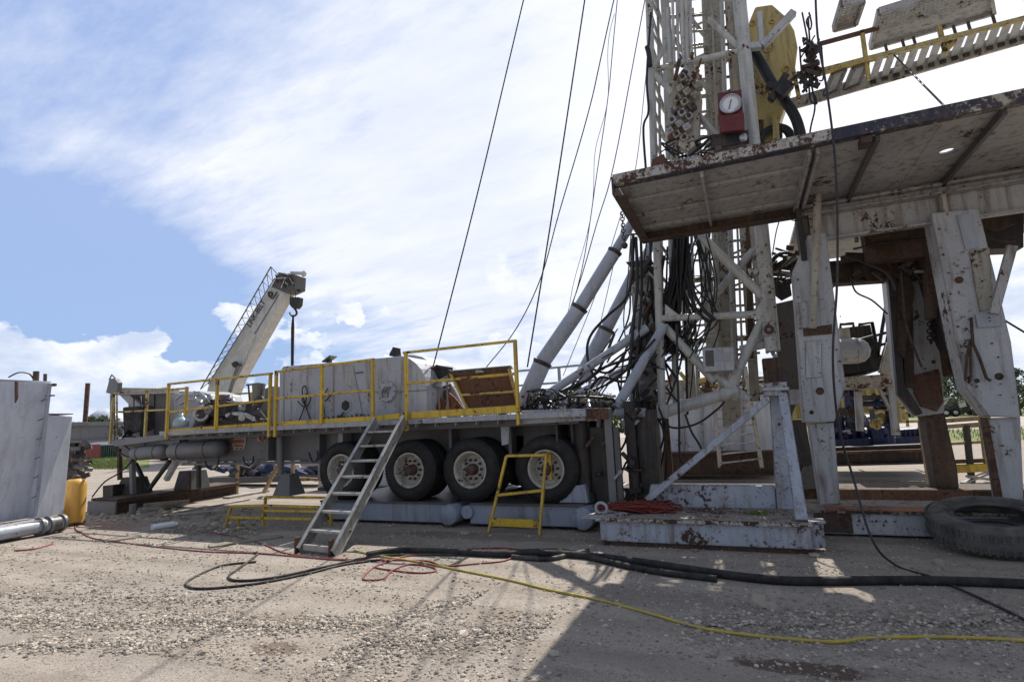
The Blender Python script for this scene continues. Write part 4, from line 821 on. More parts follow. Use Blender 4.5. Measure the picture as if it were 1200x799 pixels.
# rusty column of clutter left of the mast
kb = mpoly('junction_column', [(738, 308), (760, 305), (766, 330), (770, 470), (738, 470), (742, 380)], 10.3, .4, 'floor_under')
m_ = MB(); m_.plate([(733, 307), (763, 303), (760, 309), (738, 312)], 10.2, .5); m_.build('cap_plate', 'dark_steel', kb, .004)
for i in range(60):
    p = at(R.uniform(738, 772), R.uniform(312, 470), Y=R.uniform(10, 10.4)); ax = V(R.uniform(-1, 1), R.uniform(-.5, .5), R.uniform(-1, 1)).normalized(); L_ = R.uniform(.08, .4); rd = R.uniform(.015, .05); m_ = MB(); m_.cyl(p-ax*L_/2, p+ax*L_/2, rd, n=8)
    if i % 3 == 0: m_.ball(p, rd*1.6, n=8)
    m_.build('fitting', R.choice(['brown_steel', 'dark_steel', 'black_steel', 'floor_under', 'dark_steel']), kb)
for a, c, mt, r_ in (((772, 300), (765, 470), 'mast_white', .03), ((746, 470), (757, 520), 'black_steel', .1), ((757, 420), (772, 600), 'black_steel', .13), ((780, 490), (786, 560), 'rust', .05), ((770, 490), (768, 560), 'brown_steel', .03)):
    m_ = MB(); m_.beam(at(*a, Y=10.6), at(*c, Y=10.6), r_*2, r_*2); m_.build('stand_pipe', mt, ma)
mpoly('hose_saddle', [(752, 385), (764, 380), (766, 440), (756, 470), (751, 460)], 10.2, .3, 'trailer_grey', .03)
# bracket carrying the travelling block, upper right
m_ = MB(); m_.beam(at(893, 55, Y=10), at(930, 15, Y=10), .13, .12); m_.beam(at(868, 56, Y=10), at(893, 54, Y=10), .12, .12); m_.beam(at(893, 56, Y=10), at(890, 15, Y=10), .09, .09); m_.build('arm', 'white_chipped', ma, .006)
# ------------------------------------------------------------------ travelling block
tb = thing('travelling_block', at(905, 165, Y=10.8), 'big yellow travelling block hanging inside the mast behind a thick black hose', 'hoist block')
m_ = MB(); m_.plate([(872, 60), (878, 25), (885, 8), (905, 5), (922, 20), (931, 35), (935, 55), (932, 80), (927, 105), (915, 140), (905, 170), (880, 175), (876, 120)], 10.7, .5); m_.build('side_plate', 'yellow_block', tb, .03)
for x, y, r_ in ((900, 55, .10), (921, 81, .06), (882, 27, .05), (883, 91, .05), (905, 25, .04), (915, 120, .035)):
    m_ = MB(); c = at(x, y, Y=10.68); m_.torus(c, (0, 1, 0), r_, .012); 
    for k in range(8): m_.ball(c+V(math.cos(k*.785)*r_*.75, 0, math.sin(k*.785)*r_*.75), .015, n=6)
    m_.build('bolt_ring', 'yellow_block', tb)
m_ = MB(); m_.torus(at(908, 166, Y=10.6), (.2, 1, 0), .26, .075, 36, 10); m_.torus(at(897, 160, Y=10.75), (-.2, 1, 0), .25, .05, 36, 10); m_.build('bail', 'black_steel', tb)
m_ = MB(); m_.plate([(905, 130), (912, 132), (914, 165), (906, 163)], 10.4, .1); m_.build('latch', 'yellow_block', tb, .006)
m_ = MB(); m_.plate([(880, 140), (895, 140), (893, 172), (878, 172)], 10.65, .1); m_.build('swivel', 'brown_steel', tb, .01)
def hose(pts, r_, mat, label, cat='hose', name='hose', group=None, Y=None, n=8, k=6):
    m_ = MB(); m_.tube(smoothpts([at(a, b, Y=Y) if Y is not None else at(a, b, Z=r_*.9) for a, b in pts] if len(pts[0]) == 2 else pts, k), r_, n); return tag(m_.build(name, mat), label, cat, group)
hz = hose([(884, 62), (892, 75), (905, 98), (920, 118), (933, 140), (940, 166), (942, 180)], .09, 'hose_black', 'thick black rotary hose curving down in front of the yellow block', Y=10.3)
m_ = MB(); m_.beam(at(903, 118, Y=10.1), at(922, 88, Y=10.1), .12, .12); m_.beam(at(898, 100, Y=10.12), at(925, 106, Y=10.12), .1, .1); m_.beam(at(912, 112, Y=10.05), at(926, 98, Y=10.05), .16, .18); tag(m_.build('hose_clamp', 'black_steel', bevel=.01), 'black steel clamp gripping the thick hose beside the yellow block', 'clamp')
# hanging bundle of line and shackles
hb = thing('hanging_tongs', at(948, 115, Y=9.6), 'dark bundle of tongs, shackles and wire hanging left of the stairs', 'tongs')
for i in range(48):
    m_ = MB(); p = at(R.gauss(950, 4.5), R.uniform(52, 100), Y=R.uniform(9.45, 9.75)); ax = V(R.uniform(-.5, .5), R.uniform(-.5, .5), R.uniform(-1, 1)).normalized(); L_ = R.uniform(.1, .45); rd = R.uniform(.012, .04); m_.cyl(p-ax*L_/2, p+ax*L_/2, rd, n=8); m_.build('shackle', R.choice(['black_steel', 'dark_steel', 'brown_steel']), hb)
for seg in (((940, 15), (946, 45), (948, 55)), ((950, 18), (945, 25), (949, 35), (951, 28), (948, 15)), ((947, 20), (949, 50)), ((937, 55), (940, 90), (944, 92)), ((948, 100), (950, 118), (957, 122), (955, 112)), ((951, 100), (955, 125), (950, 150), (947, 175)), ((962, 50), (965, 90), (960, 95))):
    m_ = MB(); m_.tube(smoothpts([at(a, b, Y=9.6) for a, b in seg]), .014, 6); m_.build('wire', 'black_steel', hb)
# ------------------------------------------------------------------ overhead stairs
so = thing('overhead_stairs', at(1050, 90, Z=7.0), 'long weathered stairs with open treads and yellow rails high above the floor', 'stairs')
ZS = 7.3
def ln(a, b, f): return at(a[0]+(b[0]-a[0])*f, a[1]+(b[1]-a[1])*f, Z=ZS)
fa, fb_ = (925, 123), (1200, 43); na, nb = (958, 84), (1200, 22)
pA, pB = at(*fa, Z=ZS), at(*fb_, Z=ZS); qA, qB = at(*na, Z=ZS), at(*nb, Z=ZS)
dirS = (pB-pA).normalized(); pB = pB+dirS*3; qB = qB+(qB-qA).normalized()*3
m_ = MB(); m_.beam(pA, pB, .05, .22); m_.build('stringer', 'cream', so, .004)
m_ = MB(); m_.beam(qA, qB, .05, .07); m_.build('stringer', 'yellow_pale', so, .004)
for i in range(23):
    x = 1022+i*13.6; fx = at(x, fa[1]+(x-fa[0])*(fb_[1]-fa[1])/(fb_[0]-fa[0]), Z=ZS); xn = x+10.5; fn = at(xn, na[1]+(xn-na[0])*(nb[1]-na[1])/(nb[0]-na[0])-1, Z=ZS)
    m_ = MB(); m_.beam(fx, fn, .10, .035); m_.build('tread', 'alu', so, .003)
    m_ = MB(); m_.box(fx.x-.04, fx.x+.04, fx.y-.06, fx.y-.028, ZS-.08, ZS+.02); m_.build('tread_bracket', 'dark_steel', so)
for x0, x1 in ((966, 977), (990, 1003)):
    q4 = [at(x0, 111-(x0-966)*.29, Z=ZS-.02), at(x1+4, 108-(x1-966)*.29, Z=ZS-.02), at(x1+14, 80-(x1-980)*.25, Z=ZS-.02), at(x0+10, 85-(x0-970)*.27, Z=ZS-.02)]
    for a, c in ((0, 1), (1, 2), (2, 3), (3, 0)): m_ = MB(); m_.beam(q4[a], q4[c], .05, .06); m_.build('grating_frame', 'under_grey', so)
    m_ = MB()
    for k in range(9): f_ = (k+.5)/9; m_.beam(q4[0].lerp(q4[1], f_), q4[3].lerp(q4[2], f_), .012, .025)
    for k in range(12): f_ = (k+.5)/12; m_.beam(q4[0].lerp(q4[3], f_), q4[1].lerp(q4[2], f_), .010, .02)
    m_.build('grating', 'alu', so)
up = V(0, 0, 1)
def so_seg(a, c, mt='yellow_pale', w=.05, Y=None): m_ = MB(); p = at(*a, Y=Y); q = at(*c, Y=Y); m_.beam(p, q, w, w); m_.build('handrail', mt, so, .004)
for a, c, mt in (((960, 52), (1030, 33), 'rust'), ((960, 87), (1120, 43), 'yellow_pale'), ((1010, 36), (1018, 94), 'yellow_pale'), ((925, 60), (937, 118), 'yellow_pale'), ((1100, 30), (1108, 62), 'yellow_pale'), ((1106, 64), (1124, 42), 'yellow_pale'), ((925, 92), (945, 88), 'yellow_pale')):
    so_seg(a, c, mt, .06, 9.9)
for x in (1040, 1060, 1073, 1120, 1137, 1166): so_seg((x, 62-(x-1040)*.27), (x-3, 52-(x-1040)*.27), 'dark_steel', .035, 9.8)
# perforated landing plates
def perf(px, Z, lab):
    t_ = thing('landing_plate', at(px[0][0], px[0][1], Z=Z), lab, 'platform plate')
    q4 = [at(a, b, Z=Z) for a, b in px]
    m_ = MB()
    for k in range(4): m_.beam(q4[k], q4[(k+1) % 4], .05, .12)
    m_.build('plate_frame', 'floor_under', t_)
    m_ = MB()
    m_.prism([q4[0].lerp(q4[3], .0), q4[1].lerp(q4[2], .0), q4[1].lerp(q4[2], .42), q4[0].lerp(q4[3], .42)], (0, 0, .02)); m_.build('solid_plate', 'floor_under', t_)
    m_ = MB(); n1 = int((q4[1]-q4[0]).length/.07); n2 = max(4, int((q4[3]-q4[0]).length*.58/.06))
    for k in range(n1): f_ = (k+.5)/n1; m_.beam(q4[0].lerp(q4[1], f_).lerp(q4[3].lerp(q4[2], f_), .42), q4[3].lerp(q4[2], f_), .022, .02)
    for k in range(n2): f_ = .42+.58*(k+.5)/n2; m_.beam(q4[0].lerp(q4[3], f_), q4[1].lerp(q4[2], f_), .03, .018)
    m_.build('perforated_plate', 'alu', t_)
perf([(1020, 55), (1165, 14), (1158, -25), (1030, 14)], 7.9, 'long perforated steel landing plate high over the stairs')
perf([(977, 34), (1003, 27), (1012, 0), (986, 4)], 8.1, 'small perforated plate left of the long landing plate')
# ------------------------------------------------------------------ raising rams and stay pipes
def ram(name, stages, Y0_, Y1_, lab, mt='grey_white'):
    a0 = stages[0][0]; a1 = stages[-1][1]; n_ = len(stages); t_ = thing(name, at(*a0, Y=Y0_), lab, 'ram')
    tot = math.hypot(a1[0]-a0[0], a1[1]-a0[1])
    def Yf(p): return Y0_+(Y1_-Y0_)*math.hypot(p[0]-a0[0], p[1]-a0[1])/tot
    for a, c, r_ in stages:
        p = at(*a, Y=Yf(a)); q = at(*c, Y=Yf(c)); m_ = MB(); m_.cyl(p, q, r_, n=28); m_.build('cylinder_stage', mt, t_)
        d_ = (q-p).normalized(); m_ = MB(); m_.lathe([(r_*.9, .015), (r_*1.10, .01), (r_*1.12, -.025), (r_*1.03, -.03), (r_*1.03, -.06), (r_*1.0, -.065)], q, d_, 28); m_.build('collar', 'dark_steel', t_)
    return t_
ram('raising_cylinder', [((613, 476), (636, 424), .165), ((636, 424), (680, 360), .145), ((680, 360), (721, 294), .125), ((721, 294), (752, 242), .085)], 9.5, 9.9, 'thick grey telescopic ram leaning from the trailer deck up behind the floor corner')
ram('raising_cylinder', [((680, 445), (711, 385), .16), ((711, 385), (748, 312), .13), ((748, 312), (775, 270), .09)], 11.2, 11.4, 'second grey telescopic ram leaning behind the hose bundle, right of the nearer one')
for a, c, Ya, Yb, r_, lab in (((640, 463), (758, 384), 9.3, 9.9, .075, 'grey stay pipe rising gently from the valve bank towards the mast'), ((722, 478), (778, 382), 9.2, 9.9, .085, 'steep grey stay pipe rising from the end of the trailer to the mast leg'), ((650, 475), (745, 425), 11, 11.4, .06, 'low grey stay pipe in the background behind the clutter of hoses')):
    m_ = MB(); p, q = at(*a, Y=Ya), at(*c, Y=Yb); m_.cyl(p, q, r_, n=24); tag(m_.build('stay_pipe', 'grey_white'), lab, 'pipe')
# ------------------------------------------------------------------ guy wires (run on up to the mast top)
def wire(pts, Y0_, Y1_, lab, r_=.012, mat='cable', up_=9):
    n_ = len(pts); w = [at(a, b, Y=Y0_+(Y1_-Y0_)*i/(n_-1)) for i, (a, b) in enumerate(pts)]
    d_ = (w[-1]-w[-2]).normalized(); w.append(w[-1]+d_*up_); return hose(w, r_, mat, lab, 'cable', 'guy_wire', 'mast wires', k=5, n=6)
wire([(507, 432), (560, 225), (610, 15)], 9.6, 10.2, 'black wire running up from the brown drum, leftmost of the mast wires', .016)
wire([(618, 430), (650, 232), (683, 15)], 9.7, 10.2, 'black wire rising steeply from beside the big ram, second wire from the left', .016)
wire([(570, 430), (605, 385), (634, 325), (655, 250), (690, 130), (716, 15)], 11.4, 10.4, 'thin wire sagging across the second wire low down', .012)
wire([(618, 450), (655, 395), (681, 320), (700, 200), (713, 110), (722, 15)], 10.6, 10.3, 'thin wire with a loose curly wire wound around it', .009)
wire([(622, 445), (668, 362), (700, 260), (720, 190), (753, 15)], 10.6, 10.3, 'thin wire passing just left of the floor corner', .010)
wire([(700, 395), (728, 270), (746, 190), (760, 60)], 10.9, 10.6, 'faint thin wire next to the mast leg', .008, 'cable_light')
wire([(660, 440), (700, 340), (722, 270)], 10.7, 10.6, 'faint thin wire passing behind the upper ram', .008, 'cable_light', .5)
cw = []
pp = [(640, 440), (655, 395), (681, 320), (700, 200), (713, 110), (722, 15)]
cl = smoothpts([at(a, b, Y=10.5) for a, b in pp], 30)
for i, p in enumerate(cl): t_ = i*.16; cw.append(p+V(-.055*(1-math.cos(t_)), 0, .02*math.sin(t_)))
hose(cw, .006, 'cable', 'loose curly thin wire wound around one of the mast wires', 'wire', 'curly_wire', k=1, n=5)
hose([(763, 15), (758, 90), (760, 130), (754, 150), (757, 200)], .022, 'hose_black', 'black hose running down the left mast leg above the floor', Y=9.8)
hose([(758, 55), (760, 62), (762, 78)], .045, 'hose_black', 'short thick black sleeve clamped on the left mast leg', Y=9.8)
# ------------------------------------------------------------------ hoses about the mast
GH = 'black hydraulic hoses hanging around the mast'
def hh(pts, r_, Y, lab='black hydraulic hose hanging in the crowded bundle at the foot of the mast'): return hose(pts, r_, 'hose_black', lab, 'hose', 'hydraulic_hose', GH, Y=Y)
hh([(742, 275), (741, 320), (733, 350), (712, 370), (694, 390), (688, 408), (691, 430), (700, 446)], .026, 9.7, 'black hose looping out to the left in front of the second ram')
hh([(745, 278), (747, 330), (742, 380), (736, 440), (722, 480)], .03, 9.7)
hh([(751, 278), (752, 340), (748, 400), (746, 470)], .025, 9.8)
for i in range(24):
    x = R.uniform(738, 800); y0 = R.uniform(262, 330); yb = R.uniform(400, 500); xb = x+R.uniform(-30, 25); b_ = R.uniform(-22, 22)
    hh([(x, y0), (x+b_*.5, y0+(yb-y0)*.35), (x+b_, y0+(yb-y0)*.65), (xb, yb)], R.choice([.012, .018, .024]), R.uniform(9.9, 10.9))
for i in range(16):
    x = R.uniform(786, 806); hh([(x, 272), (x+R.uniform(-4, 4), 320), (x+R.uniform(-10, 2)-4, 370), (x+R.uniform(-18, -2), 415)], R.choice([.03, .022]), R.uniform(10.15, 10.45))
for i in range(14):
    x = R.uniform(800, 840); hh([(x, 272), (x+R.uniform(-15, 20), 330), (x+R.uniform(-20, 20), 375), (x+R.uniform(-50, 0), 420)], R.choice([.011, .014]), R.uniform(9.8, 10.6))
for i in range(12):
    x = R.uniform(640, 700); hh([(x, R.uniform(455, 475)), (x+20, R.uniform(430, 460)), (x+50, R.uniform(415, 450)), (x+85+R.uniform(-20, 20), R.uniform(385, 440))], R.choice([.012, .02, .026]), R.uniform(9.5, 10.4))
for i in range(14):
    x = R.uniform(722, 775); hh([(x, R.uniform(440, 480)), (x+R.uniform(-14, 14), 510), (x+R.uniform(-12, 12), 550), (x+R.uniform(-16, 16), 590)], R.choice([.014, .02, .028]), R.uniform(9.5, 10.6))
hh([(808, 310), (812, 340), (824, 362), (838, 375)], .03, 9.9, 'pair of thick black hoses swinging down to the right behind the chord'); hh([(806, 325), (812, 355), (822, 370), (832, 378)], .03, 9.95, 'second thick black hose swinging down beside the first behind the chord')
hh([(772, 478), (785, 500), (815, 497), (840, 480), (849, 470)], .018, 9.6, 'thin black hose sagging from the bottom chord node to the cross')
hh([(793, 380), (794, 440), (796, 495), (797, 535), (806, 547)], .02, 9.5, 'black hose dropping straight down in front of the grey tank')
hh([(803, 485), (810, 505), (818, 518), (822, 526)], .018, 9.6, 'short black hose curling down behind the diagonal brace')
hh([(901, 330), (906, 305), (918, 297), (932, 300)], .04, 11.2, 'thick black hose arching at the dark cross beam left of the column')
hh([(997, 325), (1003, 342), (1022, 352), (1040, 368)], .014, 10.6, 'thin black hose drooping between the two right hand columns')
hose([at(955, -30, Y=7.1), at(958, 40, Y=7.1), at(968, 100, Y=7.1), at(977, 170, Y=7.1), at(981, 240, Y=7.1), at(981, 330, Y=7.12), at(976, 420, Y=7.2), at(983, 500, Y=7.4), at(1000, 560, Y=7.5), at(1022, 632, Y=7.3), at(1050, 662, Z=.02), at(1090, 675, Z=.02), at(1130, 692, Z=.02), at(1182, 716, Z=.02), at(1230, 740, Z=.02), at(1300, 765, Z=.02), at(1450, 790, Z=.02)], .013, 'cable', 'long thin dark cable hanging from above the floor and trailing away on the gravel', 'cable', 'cable')
hose([at(905, 300, Y=9.8), at(910, 270, Y=9.7), at(918, 245, Y=9.65)], .009, 'cable', 'thin wire strung from the mast leg to the underside of the floor', 'wire', 'wire')
hose([at(922, 248, Y=9.3), at(928, 258, Y=9.3), at(938, 258, Y=9.3)], .008, 'cable', 'tiny wire loop under the end of the floor girder', 'wire', 'wire')
hose([at(1045, 62, Y=10), at(1108, 126, Y=7.4)], .012, 'cable', 'taut grey wire from the overhead stairs to the floor edge', 'wire', 'wire', k=1)
hose([at(1165, 368, Y=9.6), at(1210, 395, Y=9.6)], .014, 'cable', 'dark wire leaving the right hand column towards the edge of the picture', 'wire', 'wire', k=1)
# ------------------------------------------------------------------ ground lines
hose([(300, 658), (262, 662), (235, 672), (218, 683), (228, 689), (262, 688), (310, 682), (360, 672), (400, 662), (450, 655)], .015, 'hose_dusty', 'black hose making a long narrow loop on the gravel, reaching furthest left')
hose([(302, 649), (292, 657), (278, 667), (268, 675), (278, 680), (318, 677), (380, 664), (430, 653), (470, 650), (560, 650), (630, 652)], .016, 'hose_dusty', 'black hose with a short pointed loop beside the longer loop on the gravel')
hose([(430, 650), (470, 645), (540, 647), (590, 649), (640, 648), (700, 652), (770, 661), (850, 673), (920, 680), (1000, 680), (1090, 680), (1182, 683), (1260, 688), (1400, 700), (1700, 735)], .045, 'black_cloth', 'thick black sleeved cable bundle lying right across the gravel', 'cable bundle', 'cable_bundle', n=12)
hose([(560, 648), (620, 646), (660, 646), (700, 655), (760, 668), (840, 678)], .035, 'black_cloth', 'second black cable lying tight against the thick bundle', 'cable bundle', 'cable_bundle', n=10)
hose([(600, 652), (640, 655), (670, 649), (690, 645)], .03, 'hose_dusty', 'short black hose end beside the thick cable bundle')
hose([(93, 622), (105, 629), (125, 633), (180, 640), (240, 646), (300, 648), (350, 652), (400, 656), (440, 656), (500, 657), (520, 663), (560, 660), (590, 657), (605, 650), (612, 645), (590, 642), (550, 643), (500, 648)], .011, 'hose_red', 'red air hose lying from the yellow tank across the gravel to a hook shaped bend')
hose([(236, 622), (280, 629), (310, 638), (335, 648), (380, 654), (430, 656), (470, 655)], .011, 'hose_red', 'second red air hose slanting down to join the first near the stairs')
hose([(455, 655), (440, 663), (428, 673), (427, 679), (448, 678), (460, 668), (480, 661), (505, 664), (510, 669), (490, 671), (460, 668), (440, 664), (455, 658), (478, 651), (520, 650)], .011, 'hose_red', 'red air hose curled into two small loops at the foot of the stairs')
hose([(17, 645), (40, 643), (62, 637)], .013, 'hose_red', 'short red hose at the far left by the white pipe')
hose([(88, 590), (93, 605), (88, 618), (95, 624)], .012, 'orange_rust', 'orange cord dangling over the yellow tank base')
hose([(415, 645), (450, 652), (490, 658), (540, 668), (600, 680), (640, 690), (700, 702), (760, 718), (820, 735), (880, 744), (960, 751), (990, 751), (1020, 747), (1100, 746), (1182, 749), (1260, 756), (1400, 775), (1650, 800)], .013, 'cord_yellow', 'yellow cord snaking from the stairs across the shaded gravel', 'cord', 'cord')
for px_, py_, r_, mt_n in ((180, 640, .018, 'alu'), (520, 663, .018, 'alu'), (300, 648, .016, 'rust'), (310, 638, .018, 'alu')):
    p = at(px_, py_, Z=.012); m_ = MB(); m_.lathe([(0, -.05), (r_, -.05), (r_, -.01), (r_*1.5, -.01), (r_*1.5, .02), (r_, .02), (r_, .06), (0, .06)], p, (1, -.12, 0), 12); tag(m_.build('hose_coupling', mt_n), {180: 'metal coupling on the red hose near the yellow cylinder', 520: 'metal coupling on the red hose right of the stairs', 300: 'rusty coupling halfway along the red hose left of the stairs', 310: 'metal coupling on the upper red hose behind the first'}[px_], 'coupling')
# ------------------------------------------------------------------ big tyre
m_ = MB(); c = at(1150, 617, Y=8.35); c = V(2.60, 8.44, .29)
ax = V(-.04, -.20, 1).normalized()
prof = [(.36, .13), (.375, .165), (.40, .175), (.405, .165), (.46, .195), (.55, .19), (.60, .175), (.61, .16), (.64, .12)]+[(.645-(.012 if k % 2 else 0), .12-k*.03) for k in range(1, 9)]+[(.64, -.14), (.60, -.18), (.5, -.2), (.40, -.17), (.36, -.13), (.38, -.12), (.56, -.16), (.60, 0), (.56, .15), (.38, .12), (.36, .13)]
m_.lathe([(r_*1.02, t_*.76) for r_, t_ in prof], c, ax, 64)
_, aa, bb = frame(ax)
for k in range(60):
    th = k*2*math.pi/60; o_ = aa*math.cos(th)+bb*math.sin(th); m_.beam(c+o_*.650+ax*.12, c+o_*.655+ax*.04, .025, .022, o_)
    m_.beam(c+o_*.650-ax*.12, c+o_*.655-ax*.04, .025, .022, o_)
tag(m_.build('tyre', 'tyre_dusty'), 'big dusty worn truck tyre leaning on its side by the rusty base beam', 'tyre')
# ------------------------------------------------------------------ left: white tank, gas tank, rust pipe
wt = thing('steel_tank', (-13.5, 6, 0), 'tall pale grey steel tank cut off by the left edge of the yard', 'tank')
m_ = MB(); m_.add([(-12.55, 4.2, .30), (-12.9, 6.45, .30), (-16, 6.45, .3), (-16, 4.2, .3), (-12.5, 4.2, 2.86), (-12.45, 6.4, 2.88), (-16, 6.4, 2.88), (-16, 4.2, 2.86)], [(0, 1, 2, 3), (4, 5, 6, 7), (0, 1, 5, 4), (1, 2, 6, 5), (2, 3, 7, 6), (3, 0, 4, 7)]); m_.build('tank_wall', 'tank_white', wt, .012)
m_ = MB(); m_.add([(-12.62, 6.42, .30), (-12.8, 7.0, .30), (-15, 7.0, .3), (-15, 6.42, .3), (-12.55, 6.42, 2.26), (-12.5, 6.86, 2.22), (-15, 6.86, 2.22), (-15, 6.42, 2.26)], [(0, 1, 2, 3), (4, 5, 6, 7), (0, 1, 5, 4), (1, 2, 6, 5), (2, 3, 7, 6), (3, 0, 4, 7)]); m_.build('end_box', 'tank_white', wt, .012)
m_ = MB(); m_.beam((-12.43, 6.38, 2.86), (-12.62, 6.42, .35), .05, .05); m_.build('corner_strip', 'grey_white', wt, .004)
for k in range(6): m_ = MB(); z = .7+k*.36; m_.cyl((-12.50-.03*k/6, 6.28, z), (-12.44, 6.34, z+.05), .012, n=8); m_.build('lug', 'trailer_grey', wt)
m_ = MB(); m_.box(-16, -12.46, 4.1, 6.42, 2.88, 2.9); m_.build('roof', 'tank_white', wt, .004)
m_ = MB(); m_.box(-16, -12.52, 6.42, 6.88, 2.262, 2.28); m_.build('roof', 'brown_steel', wt, .004)
for a, b1, r_ in (((42, 447), (42.5, 435), .05), ((53, 447), (53, 438), .03)): m_ = MB(); p = at(*a, X=-12.7); q = at(*b1, X=-12.7); m_.cyl(p-V(0, 0, .05), q, r_, n=12); m_.build('pipe_stub', 'brown_steel', wt)
m_ = MB(); m_.tube(smoothpts([at(a, b, X=-12.7) for a, b in ((10, 442), (22, 436.5), (34, 438), (40, 445))]), .014, 6); m_.build('wire_loop', 'cable', wt)
m_ = MB(); m_.cyl(V(-12.5, 6.38, 2.83), V(-12.38, 6.46, 2.83), .03, n=10); m_.build('valve', 'dark_steel', wt)
m_ = MB(); m_.cyl(V(-12.5, 6.36, 2.62), V(-12.36, 6.44, 2.62), .015, n=8); m_.build('peg', 'dark_steel', wt)
m_ = MB(); m_.plate([(17, 447), (20, 447), (20, 466), (17, 472)], 5.68, .02); m_.build('rust_patch', 'rust', wt)
pi_ = thing('outlet_pipe', (-12.2, 5.9, 0), 'white flanged pipe lying at the foot of the pale grey tank', 'pipe')
P0 = V(-12.1, 4.6, .17); P1 = V(-12.45, 6.75, .17)
d_ = (P1-P0).normalized(); m_ = MB(); m_.cyl(P0, P1, .12, n=24); m_.build('pipe_body', 'grey_white', pi_)
for f_ in (.0, -.25, -.4): m_ = MB(); c = P1+d_*f_; m_.cyl(c, c+d_*.05, .165, n=24); m_.build('flange', 'trailer_grey', pi_)
m_ = MB(); m_.cyl(P1-d_*.2, P1-d_*.05, .15, n=24); m_.build('coupling', 'under_grey', pi_)
m_ = MB(); m_.box(-12.75, -12.3, 4.5, 6.4, .24, .295); m_.build('skid_plate', 'white_chipped', pi_, .005)
gt = thing('gas_tank', (-12.98, 7.32, 0), 'upright orange yellow cylinder standing between the grey tank and the red hose', 'gas tank')
GC = (-13.12, 7.36, .05)
m_ = MB(); m_.lathe([(0, .0), (.19, 0), (.195, .03), (.195, .76), (.18, .84), (.13, .885), (.06, .90), (0, .90)], GC, (0, 0, 1), 32); m_.build('tank_body', 'cap_yellow', gt)
m_ = MB(); m_.torus(GC, (0, 0, 1), .18, .03, 28, 8); m_.build('foot_ring', 'orange_rust', gt)
m_ = MB(); m_.lathe([(0, 0), (.07, 0), (.07, .06), (.04, .08), (0, .1)], (GC[0], GC[1], .94), (0, 0, 1), 20); m_.build('valve_collar', 'dark_steel', gt)
gp = thing('pump_unit', at(90, 555, Y=9.5)-V(0, 0, .9), 'grey and rusty pump head behind the orange yellow cylinder', 'pump')
for i in range(30):
    m_ = MB(); p = at(R.uniform(80, 104), R.uniform(520, 560), Y=R.uniform(9.3, 9.9)); axx = V(R.uniform(-1, 1), R.uniform(-1, 1), R.uniform(-.3, .3)).normalized(); rd = R.uniform(.03, .08); m_.cyl(p-axx*.09, p+axx*.1, rd, n=14); m_.build('pump_part', R.choice(['under_grey', 'trailer_grey', 'brown_steel', 'trailer_grey', 'dark_steel']), gp)
m_ = MB(); m_.beam(at(88, 525, Y=9.7), at(90, 590, Y=9.7), .3, .3); m_.build('stand', 'brown_steel', gp)
m_ = MB(); p = at(103, 449, Y=14); m_.cyl(V(p.x, 14, 0), V(p.x, 14, p.z), .085, .085, 20); tag(m_.build('rusty_pipe', 'rust'), 'rust red pipe standing upright behind the grey tank', 'pipe')
# dome tank behind
m_ = MB(); c = at(124, 496, Y=48); zt = at(124, 479, Y=48).z; m_.lathe([(0, zt), (1.0, zt-.15), (1.8, zt-.8), (2.2, zt-1.7), (2.2, 0), (0, 0)], V(c.x, 48, 0), (0, 0, 1), 32); tag(m_.build('round_tank', 'tank_white'), 'white domed tank far behind the left end of the trailer', 'tank')
# beams under the left end
sk_ = thing('steel_skid', (-14.2, 10, 0), 'long dark rusty steel skid with a grey end plate carrying the trailer landing legs', 'skid')
m_ = MB(); m_.box(-14.7, -13.72, 8.6, 12.0, .30, .355); m_.build('top_plate', 'brown_steel', sk_, .006)
for x in (-14.55, -13.85): m_ = MB(); m_.ibeam((x, 8.6, .15), (x, 12.0, .15), .28, .29, .03); m_.build('runner', 'brown_steel', sk_)
m_ = MB(); m_.box(-14.72, -13.69, 8.54, 8.58, .0, .30); m_.build('end_plate', 'trailer_grey', sk_, .004)
for i, (a, c, w_, h_, z) in enumerate((((165, 597), (215, 590), .3, .08, .06), ((168, 592), (222, 587), .25, .07, .14), ((205, 600), (290, 585), .2, .03, .02), ((122, 634), (165, 628), .25, .02, .01), ((200, 603), (262, 598), .15, .04, .03), ((245, 640), (330, 628), .25, .03, .01), ((265, 583), (312, 575), .25, .05, .03))):
    m_ = MB(); p = at(*a, Z=z); q = at(*c, Z=z); m_.beam(p, q, w_, h_); tag(m_.build('timber', 'wood' if i % 2 else 'wood_pale'), ['grey timber lying by the steel beam under the trailer nose', 'timber stacked on another beside the steel beam', 'thin plank stretching towards the low yellow frame', 'broad weathered board flat on the gravel left of the trailer shade', 'grey batten on the dirt in front of the timbers', 'thin board half buried left of the stairs', 'plank lying in the sun beyond the rusty beam'][i], 'timber')
m_ = MB(); p = at(178, 618, Z=.05); q = at(204, 614, Z=.05); m_.cyl(p, q, .06, n=16); m_.cyl(q, at(208, 613.5, Z=.05), .04, n=12); tag(m_.build('plastic_pipe', 'dial'), 'short white plastic pipe lying on the dirt left of the low yellow frame', 'pipe')
m_ = MB(); p = at(155, 603, Z=0); m_.cyl(p, p+V(0, 0, .24), .07, n=16); tag(m_.build('can', 'trailer_grey'), 'small grey can standing in front of the rusty beam', 'can')
verts = []; faces = []
for i in range(420):
    if i % 2: p = at(R.uniform(195, 300), R.uniform(596, 625), Z=0)
    else: p = at(R.uniform(100, 200), R.uniform(596, 612), Z=0)
    stone(p.x, p.y, .02+.07*R.random()**3)
m_ = MB(); m_.add(verts, faces); tag(m_.build('rubble', 'stone', base=(0, 0, 0)), 'dirty rubble and clods under the trailer nose', 'rubble', kind='stuff')
m_ = MB()
